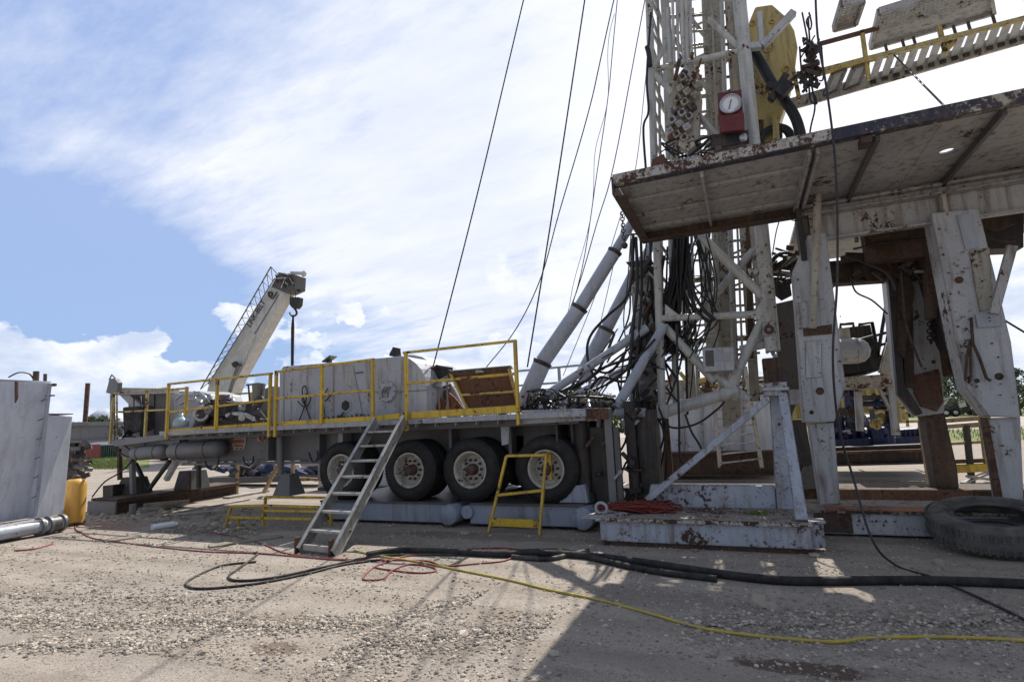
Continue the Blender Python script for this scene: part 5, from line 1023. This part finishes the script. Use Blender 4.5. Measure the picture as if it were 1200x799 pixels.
for i in range(90):
    p = at(R.uniform(188, 300), R.uniform(600, 640), Z=0); m_.beam(p, p+V(R.uniform(-.07, .07), R.uniform(-.05, .05), R.uniform(.02, .09)), .012, .003)
tag(m_.build('dry_grass', 'grass_blade', base=(0, 0, 0)), 'sparse dry weeds between the boards left of the low yellow frame', 'weeds', kind='stuff')
# ------------------------------------------------------------------ crane behind
cr = thing('crane', (-36, 30, 0), 'white mobile crane with its telescopic boom raised behind the trailer', 'crane')
def cp(name, px, Y, th, mt, bev=.02): m_ = MB(); m_.plate(px, Y, th); return m_.build(name, mt, cr, bev)
bo = cp('boom', [(240, 466), (247, 444), (322, 328), (330, 330), (338, 337), (271, 456), (262, 475)], 30, .9, 'crane_white')
m_ = MB(); m_.plate([(258, 455), (326, 345), (327, 346), (260, 456)], 29.985, .02); m_.build('seam', 'mark_grey', bo)
m_ = MB(); m_.plate([(250, 452), (292, 388), (300, 392), (276, 444), (266, 470), (252, 468)], 29.93, 1.04); m_.build('outer_section', 'crane_white', bo, .02)
m_ = MB(); m_.plate([(318, 336), (326, 319), (346, 322), (345, 338), (334, 343)], 29.9, 1.1); m_.build('boom_head', 'under_grey', cr, .03)
for i in range(14): m_ = MB(); m_.tube([at(R.uniform(318, 346), R.uniform(318, 338), Y=29.85), at(R.uniform(318, 346), R.uniform(318, 338), Y=29.85)], .05, 6); m_.build('head_frame', R.choice(['dark_steel', 'crane_white', 'brown_steel']), cr)
m_ = MB(); m_.plate([(340, 318), (356, 318.5), (356, 322), (340, 321)], 30.2, .2); m_.torus(at(356, 321, Y=30.2), (0, 1, 0), .17, .07, 20, 8); m_.build('rooster_sheave', 'crane_white', cr)
for x, y in ((343, 328), (337, 334)): m_ = MB(); m_.lathe([(0, -.15), (.22, -.15), (.15, 0), (.22, .15), (0, .15)], at(x, y, Y=30.4), (0, -1, 0), 20); m_.build('sheave', 'black_steel', cr)
m_ = MB(); m_.tube([at(317.5, 312.5, Y=29.7), at(235, 456, Y=29.7)], .05, 6); m_.tube([at(322, 326, Y=29.7), at(244, 450, Y=29.7)], .045, 6); m_.tube([at(317.5, 312.5, Y=29.7), at(326, 322, Y=29.7)], .04, 6)
for i in range(17):
    f_ = i/17; a = (317.5+(235-317.5)*f_, 312.5+(456-312.5)*f_); g_ = min(1, f_+.03); c = (322+(244-322)*g_, 326+(450-326)*g_); g2 = min(1, f_+.06); a2 = (317.5+(235-317.5)*g2, 312.5+(456-312.5)*g2)
    m_.tube([at(*a, Y=29.7), at(*c, Y=29.7), at(*a2, Y=29.7)], .028, 5)
m_.build('lattice_jib', 'trailer_grey', cr)
m_ = MB(); m_.tube([at(279, 428, Y=29.7), at(266, 470, Y=29.7)], .14, 12); m_.build('lift_cylinder', 'trailer_grey', cr)
m_ = MB(); m_.ball(at(276, 427, Y=29.6), .25); m_.beam(at(272, 426, Y=29.6), at(283, 428, Y=29.6), .12, .15); m_.build('cylinder_pin', 'dark_steel', cr)
m_ = MB(); m_.torus(at(317, 345, Y=29.85), (0, 1, 0), .18, .06, 16, 6); m_.tube(smoothpts([at(314, 342, Y=29.85), at(319, 350, Y=29.8), at(325, 342, Y=29.85)]), .05, 6); m_.build('bracket', 'dark_steel', cr)
cu = bpy.data.curves.new('lettering', 'FONT'); cu.body = 'LINK-BELT'; cu.size = .8; cu.extrude = .008; cu.align_x = 'CENTER'; cu.align_y = 'CENTER'; tmp = bpy.data.objects.new('tmp', cu)
me = bpy.data.meshes.new_from_object(tmp); bpy.data.objects.remove(tmp); me.materials.clear(); me.materials.append(M['mark_dark'])
lt = bpy.data.objects.new('boom_lettering', me); COL.objects.link(lt); lt.parent = cr
a = at(291, 382, Y=29.97); c = at(309, 353, Y=29.97); mid = (a+c)/2; dr = (c-a).normalized(); nrm = V(0, -1, 0); upv = nrm.cross(dr)
mm = Matrix((dr, upv, nrm)).transposed().to_4x4(); lt.matrix_basis = Matrix.Translation(mid-cr.location)@mm@Matrix.Scale((c-a).length/me.vertices.__len__()*0+1, 4)
wdt = max(v.co.x for v in me.vertices)-min(v.co.x for v in me.vertices); s_ = (c-a).length/wdt
for v in me.vertices: v.co.x *= s_; v.co.y *= min(1.2, s_*1.4)
m_ = MB(); m_.box(-44, -30.5, 30.2, 33, 1.0, 1.8); m_.build('carrier_deck', 'crane_white', cr, .03)
m_ = MB(); m_.box(-40.5, -36.5, 30.0, 32.4, 1.8, 3.3); m_.build('upper_body', 'crane_white', cr, .05)
m_ = MB(); m_.box(-36.4, -34.8, 30.0, 31.2, 1.8, 3.4); m_.build('cab', 'crane_white', cr, .06); m_ = MB(); m_.box(-36.2, -35.0, 29.97, 30.0, 2.4, 3.2); m_.build('cab_window', 'glass_dark', cr)
for x in (-43, -41, -35, -33): m_ = MB(); m_.lathe([(0, 0), (.35, 0), (.5, .03), (.65, -.05), (.66, -.4), (0, -.4)], (x, 30.1, .66), (0, -1, 0), 28); m_.build('wheel', 'tyre', cr)
hk = thing('hook_block', at(343.5, 372, Y=30.3), 'black crane hook block with a dark sling hanging under the boom head', 'hook block')
m_ = MB(); m_.plate([(339, 348), (350, 348), (349, 357), (346, 361), (342, 361), (339, 357)], 30.15, .5); m_.build('cheek', 'black_steel', hk, .05)
m_ = MB(); m_.tube(smoothpts([at(a, b, Y=30.4) for a, b in ((344, 360), (347, 364), (347.5, 368), (344, 370.5), (340.5, 369), (339.5, 366))]), [.08]*13+[.07]*10+[.05]*8, 8); m_.build('hook', 'dark_steel', hk)
for x in (341, 346): m_ = MB(); m_.tube([at(x, 336, Y=30.4), at(x, 349, Y=30.4)], .03, 6); m_.build('rope', 'cable', hk)
m_ = MB(); m_.beam(at(343, 338, Y=30.4), at(352, 341, Y=30.4), .15, .18); m_.build('limit_weight', 'black_steel', hk)
m_ = MB(); m_.tube([at(343.5, 369, Y=30.4), at(343, 385, Y=30.4), at(342.5, 432, Y=30.4)], [.06, .12, .10], 8); m_.build('sling', 'black_cloth', hk)
# ------------------------------------------------------------------ background machines
def bgbox(name, px, Y, th, mt, lab, cat, parts=()):
    t_ = thing(name, at(px[0][0], px[0][1], Y=Y), lab, cat); m_ = MB(); m_.plate(px, Y, th); m_.build(parts[0] if parts else 'body', mt, t_, .02); return t_
t_ = bgbox('grey_tank', [(740, 470), (905, 462), (914, 548), (743, 556)], 16, 2.4, 'tank_white', 'pale grey steel tank wall standing behind the mast', 'tank', ('tank_wall',))
m_ = MB(); 
for x in (760, 800, 822, 870): m_.beam(at(x, 468, Y=15.98), at(x+1, 552, Y=15.98), .08, .06, (0, 1, 0))
m_.build('stiffener', 'trailer_light', t_, .006)
m_ = MB(); m_.plate([(772, 446), (902, 440), (904, 463), (773, 470)], 16.3, 1.6); m_.build('top_rim', 'cream', t_, .02)
for i in range(30): m_ = MB(); p = at(R.uniform(780, 900), R.uniform(438, 462), Y=R.uniform(15.6, 16.1)); axx = V(R.uniform(-1, 1), R.uniform(-.3, .3), R.uniform(-.6, .6)).normalized(); m_.cyl(p-axx*.2, p+axx*.25, R.uniform(.02, .09), n=8); m_.build('fitting', R.choice(['dark_steel', 'brown_steel', 'yellow_pale', 'cream', 'rust']), t_)
ld = thing('ladder', at(870, 548, Y=14.6), 'pale yellow ladder leaning against the grey tank behind the mast', 'ladder')
for a, c in (((836, 462), (844, 548)), ((873, 430), (893, 548))): m_ = MB(); m_.beam(at(*a, Y=15.3), at(*c, Y=14.6), .10, .07); m_.build('ladder_rail', 'cream', ld, .005)
for i in range(8):
    f_ = i/7.3; m_ = MB(); m_.beam(at(838+6*f_, 470+76*f_, Y=15.2-.6*f_), at(880+12*f_, 468+72*f_, Y=15.2-.6*f_), .04, .04); m_.build('rung', 'white_chipped', ld)
t_ = thing('blue_pump', at(1020, 530, Y=17), 'dark blue pump unit on a skid seen between the columns', 'pump')
m_ = MB(); m_.plate([(975, 515), (1090, 510), (1092, 526), (975, 531)], 16.5, 2.2); m_.build('base', 'blue', t_, .03)
m_ = MB(); m_.plate([(1042, 503), (1082, 500), (1084, 514), (1043, 517)], 16.6, 1.0); m_.build('motor', 'blue', t_, .12)
for i in range(7): m_ = MB(); m_.plate([(1044+i*5.4, 504-i*.3), (1045.2+i*5.4, 504-i*.3), (1046+i*5.4, 516-i*.3), (1044.8+i*5.4, 516-i*.3)], 16.52, .09); m_.build('motor_fin', 'blue', t_)
for px, r_ in ((((1008, 513), (1042, 511)), .26), (((1018, 513), (1026, 512.5)), .42), (((984, 528), (982, 478)), .13), (((1001, 522), (996, 458)), .16), (((974, 520), (974, 490)), .13), (((974, 508), (1010, 505)), .14)):
    m_ = MB(); p = at(*px[0], Y=16.9); q = at(*px[1], Y=16.9); m_.cyl(p, q, r_, n=24); dd = (q-p).normalized(); m_.build('casing', 'blue', t_)
    for f_ in (.0, .45, .93): m_ = MB(); c = p.lerp(q, f_); m_.cyl(c, c+dd*.09, r_*1.45, n=20); m_.build('flange', 'blue', t_)
for i in range(16): m_ = MB(); p = at(R.uniform(975, 1040), R.uniform(490, 516), Y=16.5); m_.cyl(p, p+V(R.uniform(-.2, .2), .1, R.uniform(-.1, .2)), R.uniform(.03, .08), n=12); m_.build('pump_fitting', R.choice(['blue', 'dark_steel', 'trailer_light']), t_)
t_ = thing('skid', at(1030, 548, Y=15.8), 'long dark steel skid on the ground in front of the blue pump', 'skid')
m_ = MB(); m_.ibeam(at(965, 535, Y=15.8), at(1088, 531, Y=15.8), .4, .45, .05); m_.build('skid_beam', 'dark_steel', t_); m_ = MB(); m_.beam(at(965, 531, Y=15.5), at(1088, 527, Y=15.5), .2, .06); m_.build('skid_top', 'rust', t_)
yr = thing('yellow_guardrail', at(1030, 530, Y=19), 'yellow guardrail in front of the container behind the blue pump', 'guardrail')
for a, c in (((960, 487), (1090, 482)), ((960, 498), (1090, 493)), ((968, 486), (970, 535)), ((1000, 485), (1003, 533)), ((1062, 483), (1067, 528)), ((1088, 481), (1092, 526))):
    m_ = MB(); m_.beam(at(*a, Y=19), at(*c, Y=19), .07, .07); m_.build('rail', 'yellow_pale', yr, .006)
pk = thing('pipe_manifold', at(1030, 520, Y=15), 'dark pipe manifold under the raised engine frame between the columns', 'pipes')
for i in range(22):
    x = R.uniform(985, 1060); m_ = MB(); p = at(x, R.uniform(455, 500), Y=R.uniform(14.2, 15)); ax = [V(1, 0, 0), V(0, 0, 1), V(.6, -.6, .1)][i % 3]; L_ = R.uniform(.2, .8); rd = R.uniform(.03, .07); m_.cyl(p-ax*L_/2, p+ax*L_/2, rd, n=12); m_.cyl(p-ax*.03, p+ax*.03, rd*1.8, n=12); m_.build('manifold_pipe', R.choice(['dark_steel', 'blue', 'trailer_grey', 'brown_steel', 'yellow_pale']), pk)
ct = thing('shipping_container', at(1030, 500, Y=24), 'yellow corrugated container far behind the blue pump', 'container')
p = at(1000, 448, Y=24); q = at(1064, 495, Y=24); m_ = MB(); m_.box(p.x-3, q.x, 24.1, 27, q.z, p.z); m_.build('container_body', 'olive_yellow', ct)
m_ = MB(); 
x = p.x-3
while x < q.x-.1: m_.box(x, x+.14, 24.0, 24.1, q.z+.15, p.z-.15); x += .28
m_.build('corrugation', 'olive_yellow', ct, .01)
m_ = MB(); m_.box(p.x-3, q.x+.02, 23.97, 24.1, p.z-.15, p.z); m_.box(p.x-3, q.x+.02, 23.97, 24.1, q.z, q.z+.15); m_.build('container_frame', 'olive_yellow', ct, .01)
bk = thing('engine_skid', at(1015, 440, Y=14), 'black engine box with top railing on a raised steel frame between the columns', 'engine')
m_ = MB(); m_.plate([(978, 385), (1020, 380), (1032, 434), (984, 440)], 14, 1.6); m_.build('radiator', 'black_steel', bk, .02)
m_ = MB(); m_.plate([(985, 442), (1055, 437), (1056, 451), (985, 457)], 13.8, 1.8); m_.build('frame', 'cream', bk, .01)
m_ = MB(); m_.cyl(at(975, 412, Y=13.6), at(1003, 411, Y=13.6), .28, n=28); m_.ball(at(1003, 411, Y=13.6), .28); m_.build('muffler', 'white_chipped', bk)
m_ = MB(); m_.cyl(at(990, 405, Y=13.7), at(988, 385, Y=13.7), .12, n=16); m_.build('exhaust', 'cream', bk)
for seg in (((985, 386), (985, 380), (1000, 379), (1000, 384)), ((1007, 384), (1007, 380), (1022, 378), (1026, 398)), ((1022, 378), (1034, 440)), ((1043, 330), (1028, 420)), ((1045, 385), (1030, 430)), ((1000, 400), (1045, 388)), ((1008, 412), (1045, 400)), ((1047, 360), (1036, 418)), ((1030, 418), (1058, 408)), ((1034, 432), (1056, 426))):
    m_ = MB(); m_.tube([at(a, b, Y=13.7) for a, b in seg], .035, 6); m_.build('railing', 'black_steel', bk)
m_ = MB(); m_.beam(at(1046, 402, Y=13.3), at(1036, 438, Y=13.3), .16, .2); m_.build('cylinder', 'cream', bk, .01)
for a, c in (((1043, 448), (1050, 510)), ((1005, 455), (1008, 505)), ((1030, 455), (1048, 490))): m_ = MB(); m_.beam(at(*a, Y=14.2), at(*c, Y=14.2), .14 if a[0] != 1030 else .06, .14); m_.build('leg', 'white_chipped', bk, .006)
# right rails
for pts, lab in ((((1080, 494), (1090, 560)), 'rusty post with a leaning rail beside the dark rusty column'), ):
    m_ = MB(); m_.beam(at(*pts[0], Y=13.2), V(at(*pts[1], Y=13.2).x, 13.2, 0), .12, .1); m_.beam(at(1080, 496, Y=13.2), at(1092, 494, Y=13.2), .06, .06); tag(m_.build('rail_post', 'wood_yellow'), lab, 'post')
rf = thing('rusty_guardrail', at(1130, 560, Y=14), 'rusty yellow pipe guardrail standing behind the right hand column', 'guardrail')
for a, c, mt, w_ in (((1105, 493), (1160, 489), 'wood_yellow', .09), ((1107, 500), (1160, 496), 'wood_yellow', .08), ((1150, 487), (1158, 552), 'wood_yellow', .1), ((1113, 541), (1160, 539), 'rust', .08), ((1116, 549), (1164, 547), 'yellow', .16), ((1132, 498), (1139, 566), 'dark_steel', .1), ((1132, 499), (1150, 498), 'dark_steel', .07), ((1112, 520), (1160, 517), 'wood_yellow', .06)):
    m_ = MB(); m_.beam(at(*a, Y=14), at(*c, Y=14), w_, w_); m_.build('rail', mt, rf, .005)
for i, (a, c) in enumerate((((1128, 566), (1162, 552)), ((1135, 558), (1162, 562)), ((1110, 570), (1160, 566)))):
    m_ = MB(); m_.beam(at(*a, Y=13), at(*c, Y=13.3), .12, .04); tag(m_.build('plank', 'wood_pale'), ['pale plank propped against the rusty guardrail', 'pale plank lying level under the rusty guardrail', 'lowest plank in front of the rusty guardrail'][i], 'plank')
# far truck
tk = thing('truck', at(1135, 494, Y=105), 'dark truck with a white cab and box parked far off by the green field', 'truck')
m_ = MB(); m_.plate([(1104, 484), (1105, 476), (1110, 472), (1113, 466), (1119, 465), (1121, 470), (1134, 468), (1138, 478), (1138, 483)], 105, 2.8); m_.build('body', 'navy', tk, .03)
m_ = MB(); m_.plate([(1121, 466), (1129, 464.5), (1133, 476), (1125, 478)], 104.7, 3.2); m_.build('white_panel', 'dial', tk, .03)
m_ = MB(); m_.plate([(1107, 474), (1111, 473), (1111, 478), (1107, 479)], 104.9, .1); m_.build('window', 'glass_dark', tk)
for x in (1109, 1120, 1144):
    m_ = MB(); c = at(x, 483, Y=104.7); m_.lathe([(0, .05), (.35, .05), (.4, 0), (.58, .02), (.62, -.3), (0, -.3)], V(c.x, 104.7, .62), (0, -1, 0), 24); m_.build('wheel', 'tyre', tk); m_ = MB(); m_.lathe([(0, .08), (.3, .08), (.3, .0)], V(c.x, 104.7, .62), (0, -1, 0), 20); m_.build('rim', 'dial', tk)
m_ = MB(); m_.plate([(1106, 482), (1150, 479), (1150, 481), (1106, 485)], 105.2, 2.2); m_.build('chassis', 'black_steel', tk)
# behind the trailer, under the deck
t_ = bgbox('low_tank', [(372, 535), (600, 529), (600, 572), (373, 575)], 13.2, 1.2, 'tank_white', 'long low pale blue grey tank lying behind the trailer wheels', 'tank', ('tank_wall',))
m_ = MB(); m_.plate([(372, 571), (600, 567), (600, 575), (373, 579)], 13.1, .1); m_.build('skid_rail', 'under_grey', t_)
t_ = thing('blue_machine', at(300, 560, Y=14), 'blue and grey machinery in the open behind the trailer nose', 'machine')
for i in range(40): m_ = MB(); p = at(R.uniform(232, 372), R.uniform(538, 558), Y=R.uniform(14, 15)); axx = V(R.uniform(.4, 1), R.uniform(-.4, .4), R.uniform(-.3, .3)).normalized(); m_.cyl(p-axx*.3, p+axx*.4, R.uniform(.05, .16), n=12); m_.build('machine_part', R.choice(['blue', 'silver', 'navy', 'trailer_light', 'dark_steel', 'blue']), t_)
m_ = MB(); m_.plate([(235, 560), (372, 556), (372, 563), (235, 568)], 14, .8); m_.build('machine_base', 'under_grey', t_)
for pts, lab in ((((279, 534), (277, 575)), 'slim yellow post behind the trailer frame, left of the grey pyramid foot'), (((343, 532), (344, 572)), 'slim yellow post just right of the grey pyramid foot')):
    m_ = MB(); p = at(*pts[0], Y=12.2); m_.beam(p, V(at(*pts[1], Y=12.2).x, 12.2, 0), .08, .08); tag(m_.build('yellow_post', 'wood_yellow'), lab, 'post')
m_ = MB(); m_.beam(at(326, 545, Y=11.9), at(309, 577, Y=11.9), .08, .08); m_.beam(at(330, 560, Y=11.9), at(382, 562, Y=11.9), .08, .08); m_.beam(at(340, 541, Y=11.9), at(326, 546, Y=11.9), .06, .06); tag(m_.build('yellow_rail', 'wood_yellow'), 'bent yellow rail on the ground behind the jack foot', 'rail')
gc = thing('green_container', at(120, 540, Y=30), 'dark green container with a pale roof far behind the left of the trailer', 'container')
p = at(100, 521, Y=37); q = at(141, 537, Y=37); q.z = 0; m_ = MB(); m_.box(p.x, q.x, 37, 40, q.z, p.z-.1); m_.build('container_body', 'green', gc, .03)
m_ = MB(); 
x = p.x+.1
while x < q.x-.15: m_.box(x, x+.15, 36.93, 37, q.z+.1, p.z-.2); x += .35
m_.build('ribs', 'green', gc, .01)
m_ = MB(); m_.add([(p.x-.1, 36.85, p.z-.1), (q.x+.1, 36.85, p.z-.1), (q.x+.1, 40.1, p.z-.1), (p.x-.1, 40.1, p.z-.1), (p.x+.5, 38.4, p.z+.4), (q.x+.1, 38.4, p.z+.4)], [(0, 1, 5, 4), (1, 2, 5), (2, 3, 4, 5), (3, 0, 4), (0, 1, 2, 3)]); m_.build('roof', 'trailer_grey', gc)
m_ = MB(); m_.plate([(88, 522), (98, 521), (98, 537), (88, 538)], 33, 1.5); tag(m_.build('red_cabinet', 'red', bevel=.03), 'dark red machine cabinet beside the green container', 'machine')
# distant rooflines and poles behind right
# ------------------------------------------------------------------ trees
def leafcloud(mb, c, rad, n_, s):
    for i in range(n_):
        d = V(R.gauss(0, 1), R.gauss(0, 1), R.gauss(0, 1)).normalized(); p = c+V(d.x*rad[0], d.y*rad[1], d.z*rad[2])*(R.random()**.4)
        a = V(R.uniform(-1, 1), R.uniform(-1, 1), R.uniform(-1, 1)).normalized()*s*R.uniform(.6, 1.3); b = a.cross(V(R.uniform(-1, 1), R.uniform(-1, 1), R.uniform(-1, 1))).normalized()*s*R.uniform(.4, .8)
        mb.add([p-a, p+b, p+a, p-b], [(0, 1, 2, 3)])
def tree(loc, h, w, mat, lab, nl=2600):
    t_ = thing('tree', loc, lab, 'tree', 'trees along the far edge of the field'); loc = Vector(loc)
    m_ = MB(); m_.tube([loc, loc+V(.1, 0, h*.3), loc+V(-.1, 0, h*.6)], [h*.03, h*.022, h*.012], 8)
    lobes = []
    for k in range(11):
        a = R.uniform(0, 6.3); rr_ = R.uniform(.1, .42)*w; z = h*R.uniform(.4, .88); lobes.append(loc+V(math.cos(a)*rr_, math.sin(a)*rr_, z)); m_.tube([loc+V(0, 0, h*.3), lobes[-1]], [h*.012, h*.004], 5)
    m_.build('trunk', 'bark', t_)
    c_ = MB()
    for l in lobes: k = R.uniform(.14, .26)*w; leafcloud(c_, l, (k, k, k*.75), nl//11, h*.022)
    c_.build('crown', mat, t_); return t_
protos = [tree((0, 100, 0), 9, 8, 'leaf_dark', ''), tree((5, 100, 0), 7.5, 8.5, 'leaf_mid', ''), tree((9, 100, 0), 10, 7, 'leaf_dark', '')]
rt = random.Random(11)
def put(i, px, Y, s, lab):
    p = at(px, 500, Y=Y); src = protos[i]
    if not src.get('used'): src['used'] = 1; src.location = (p.x, Y, 0); src.scale = (s, s, s); src['label'] = lab; return src
    t_ = dup(src, (0, 0, 0), lab, rt.uniform(0, 6)); t_.location = (p.x, Y, 0); t_.scale = (s, s, s); return t_
put(0, 88, 46, .52, 'dark green tree just left of the upright rusty pipe')
put(2, 122, 44, .56, 'rounded dark tree just right of the upright rusty pipe')
put(1, 70, 60, .5, 'small tree low over the shoulder of the grey tank')
put(0, 141, 62, .42, 'low dark tree behind the far left end of the trailer')
put(2, 1112, 125, 1.6, 'tall leaning tree seen between the middle and the right columns')
put(1, 1094, 118, 1.15, 'bushy tree behind the dark truck, left half')
put(0, 1130, 130, 1.35, 'bushy tree behind the dark truck, right half')
px = -180; k = 0
while px < 1400:
    if not (60 < px < 150 or 1090 < px < 1135):
        t_ = put(k % 3, px, rt.uniform(86, 110), rt.uniform(.55, .85), 'dark green tree in the row at the far edge of the field')
    px += rt.uniform(22, 34); k += 1
for t_ in protos:
    if 'used' in t_: del t_['used']
for o in COL.objects:
    if 'used' in o: del o['used']
m_ = MB(); q = at(71, 495, Y=30); p = V(q.x, 30, 0)
def br(p, d, L_, r_, k):
    q = p+d*L_; m_.tube([p, q], [r_, r_*.65], 5)
    if k: 
        for i in range(3): br(q, (d+V(R.uniform(-.6, .6), R.uniform(-.5, .5), R.uniform(-.1, .4))).normalized(), L_*.62, r_*.6, k-1)
br(p, V(0, 0, 1), 1.6, .05, 4); tag(m_.build('bare_tree', 'bark'), 'small leafless tree above the shoulder of the grey tank', 'tree')
hd = MB()
for i in range(7000):
    x = R.uniform(-220, 160); y = R.uniform(111, 118); leafcloud(hd, V(x, y, R.uniform(.2, 3.2)), (.4, .4, .4), 1, .7)
tag(hd.build('hedge', 'leaf_dark', base=(0, 0, 0)), 'continuous dark undergrowth below the far trees', 'undergrowth', kind='stuff')
hd = MB()
for i in range(9000):
    if i % 2: p_ = at(R.uniform(60, 160), R.uniform(536, 550), Z=0); x, y = p_.x, p_.y
    else: x = R.uniform(8, 60); y = R.uniform(33, 47)
    hd.beam((x, y, 0), (x+R.uniform(-.05, .05), y, R.uniform(.05, .2)), .03, .01)
tag(hd.build('long_grass', 'grass_blade', base=(0, 0, 0)), 'rough grass blades on the verges', 'grass', kind='stuff')
# ------------------------------------------------------------------ sky, sun
SE, SA = math.radians(53), math.radians(2)
sd = V(math.cos(SE)*math.sin(SA), math.cos(SE)*math.cos(SA), math.sin(SE))
sl = bpy.data.lights.new('sun', 'SUN'); sl.energy = 5.0; sl.angle = math.radians(.5); sl.color = (1, .95, .87); so_ = bpy.data.objects.new('sun', sl); COL.objects.link(so_); so_.rotation_euler = (-sd).to_track_quat('-Z', 'Y').to_euler()
w = bpy.data.worlds.new('World'); S.world = w; w.use_nodes = True; t = w.node_tree; N, L = t.nodes, t.links
bg = N['Background']; out = N['World Output']
sky = N.new('ShaderNodeTexSky'); sky.sky_type = 'NISHITA'; sky.sun_disc = False; sky.sun_elevation = SE; sky.sun_rotation = SA; sky.air_density = 1.0; sky.dust_density = 1.2; sky.ozone_density = 1.5
tc = N.new('ShaderNodeTexCoord'); gen = tc.outputs['Generated']
def dotv(v):
    n_ = N.new('ShaderNodeVectorMath'); n_.operation = 'DOT_PRODUCT'; L.new(gen, n_.inputs[0]); n_.inputs[1].default_value = v; return n_.outputs['Value']
def dirpx(px, py): d = FW+RT*((px-600)/F)+UP*((399.5-py)/F); return tuple(d.normalized())
sp = N.new('ShaderNodeSeparateXYZ'); L.new(gen, sp.inputs[0]); zc = sp.outputs[2]
# high cloud sheet: project the direction onto a plane
den = mul(t, mul(t, zc, 0., 'MAXIMUM'), .18, 'ADD'); uv = N.new('ShaderNodeCombineXYZ'); L.new(mul(t, sp.outputs[0], den, 'DIVIDE'), uv.inputs[0]); L.new(mul(t, sp.outputs[1], den, 'DIVIDE'), uv.inputs[1])
rotm = N.new('ShaderNodeMapping'); rotm.inputs['Rotation'].default_value = (0, 0, math.radians(25)); rotm.inputs['Scale'].default_value = (1, 2.6, 1); L.new(uv.outputs[0], rotm.inputs[0])
w1 = noise(t, 2.0, 10, rotm.outputs[0], rough=.64); w2 = noise(t, .55, 6, uv.outputs[0])
def patch(px, py, a0, a1):  # soft disc of directions, angle from a1 (0) to a0 (1) degrees
    return ramp(t, dotv(dirpx(px, py)), math.cos(math.radians(a1)), math.cos(math.radians(a0)))
mask = mul(t, patch(880, 120, 15, 52), .62)
mask = mul(t, mask, mul(t, patch(440, 230, 4, 19), .32), 'ADD'); mask = mul(t, mask, mul(t, patch(240, 210, 3, 16), .20), 'ADD')
mask = mul(t, mask, mul(t, patch(30, 200, 2, 14), .16), 'ADD'); mask = mul(t, mask, mul(t, patch(70, 350, 3, 13), -.55), 'ADD'); mask = mul(t, mask, mul(t, patch(220, 395, 2, 10), -.50), 'ADD')
mask = mul(t, mask, mul(t, patch(400, 345, 1, 8), -.12), 'ADD'); mask = mul(t, mask, mul(t, patch(130, 40, 4, 24), -.24), 'ADD')
cov = mul(t, mul(t, mask, mul(t, mul(t, w1, -.5, 'ADD'), 1.25), 'ADD'), mul(t, mul(t, w2, -.5, 'ADD'), .6), 'ADD')
cov = ramp(t, mul(t, cov, .12, 'ADD'), .0, .60)
# cumulus bank low on the horizon
front = patch(620, 330, 48, 78)
cn = noise(t, 4.2, 10, gen, (1, 1, 1.5), rough=.55)
el = mul(t, mul(t, cn, -.5, 'ADD'), .78); edge = mul(t, zc, el, 'SUBTRACT')
cum = mul(t, ramp(t, edge, .160, .146), mul(t, mul(t, front, .6), .4, 'ADD')); shade = ramp(t, noise(t, 11, 8, gen, (1, 1, 2.0)), .38, .62)
def puffs(px, py, a0, a1, sc, lo, hi):
    pt = patch(px, py, a0, a1); return mul(t, ramp(t, mul(t, pt, mul(t, mul(t, noise(t, sc, 7, gen), -.5, 'ADD'), 3.2), 'ADD'), lo, hi), ramp(t, pt, 0, .35))
puffc = puffs(593, 321, .0, 2.6, 24, .35, 1.1); puffd = puffs(655, 340, 1., 7, 11, .45, .95); puffe = puffs(455, 365, .1, 1.2, 40, .6, .9)
SK = 10.0   # the colours below are divided by the Background strength, .1
def sc_(c): return tuple(x*SK for x in c)
SKYG = mix(t, mul(t, front, .66), mix(t, .5, sky.outputs[0], sc_((.16, .19, .25))), sc_((.33, .545, .90)))
SKYG = mix(t, mul(t, patch(150, 90, 6, 34), .5), SKYG, sc_((.40, .47, .76)))
tex = ramp(t, w1, .3, .7)
c1_ = mix(t, cov, SKYG, mix(t, tex, sc_((.68, .73, .88)), sc_((.84, .87, .95))))
glare = mul(t, patch(1080, 40, 4, 36), .9)
c1_ = mix(t, glare, c1_, sc_((1.0, 1.0, 1.06)))
cumcol = mix(t, shade, sc_((.58, .66, .82)), sc_((.92, .94, .98)))
c2_ = mix(t, mul(t, cum, .88), c1_, cumcol); c3_ = mix(t, mul(t, puffc, .55), c2_, sc_((.95, .96, 1.0))); c3_ = mix(t, mul(t, puffd, .6), c3_, sc_((.92, .93, .98))); c3_ = mix(t, mul(t, puffe, .6), c3_, sc_((.88, .90, .97)))
L.new(c3_, bg.inputs['Color']); bg.inputs['Strength'].default_value = .1
S.view_settings.view_transform = 'Standard'; S.view_settings.look = 'None'; S.view_settings.exposure = 0.2; S.view_settings.gamma = 1
S.render.engine = 'CYCLES'; S.cycles.max_bounces = 6
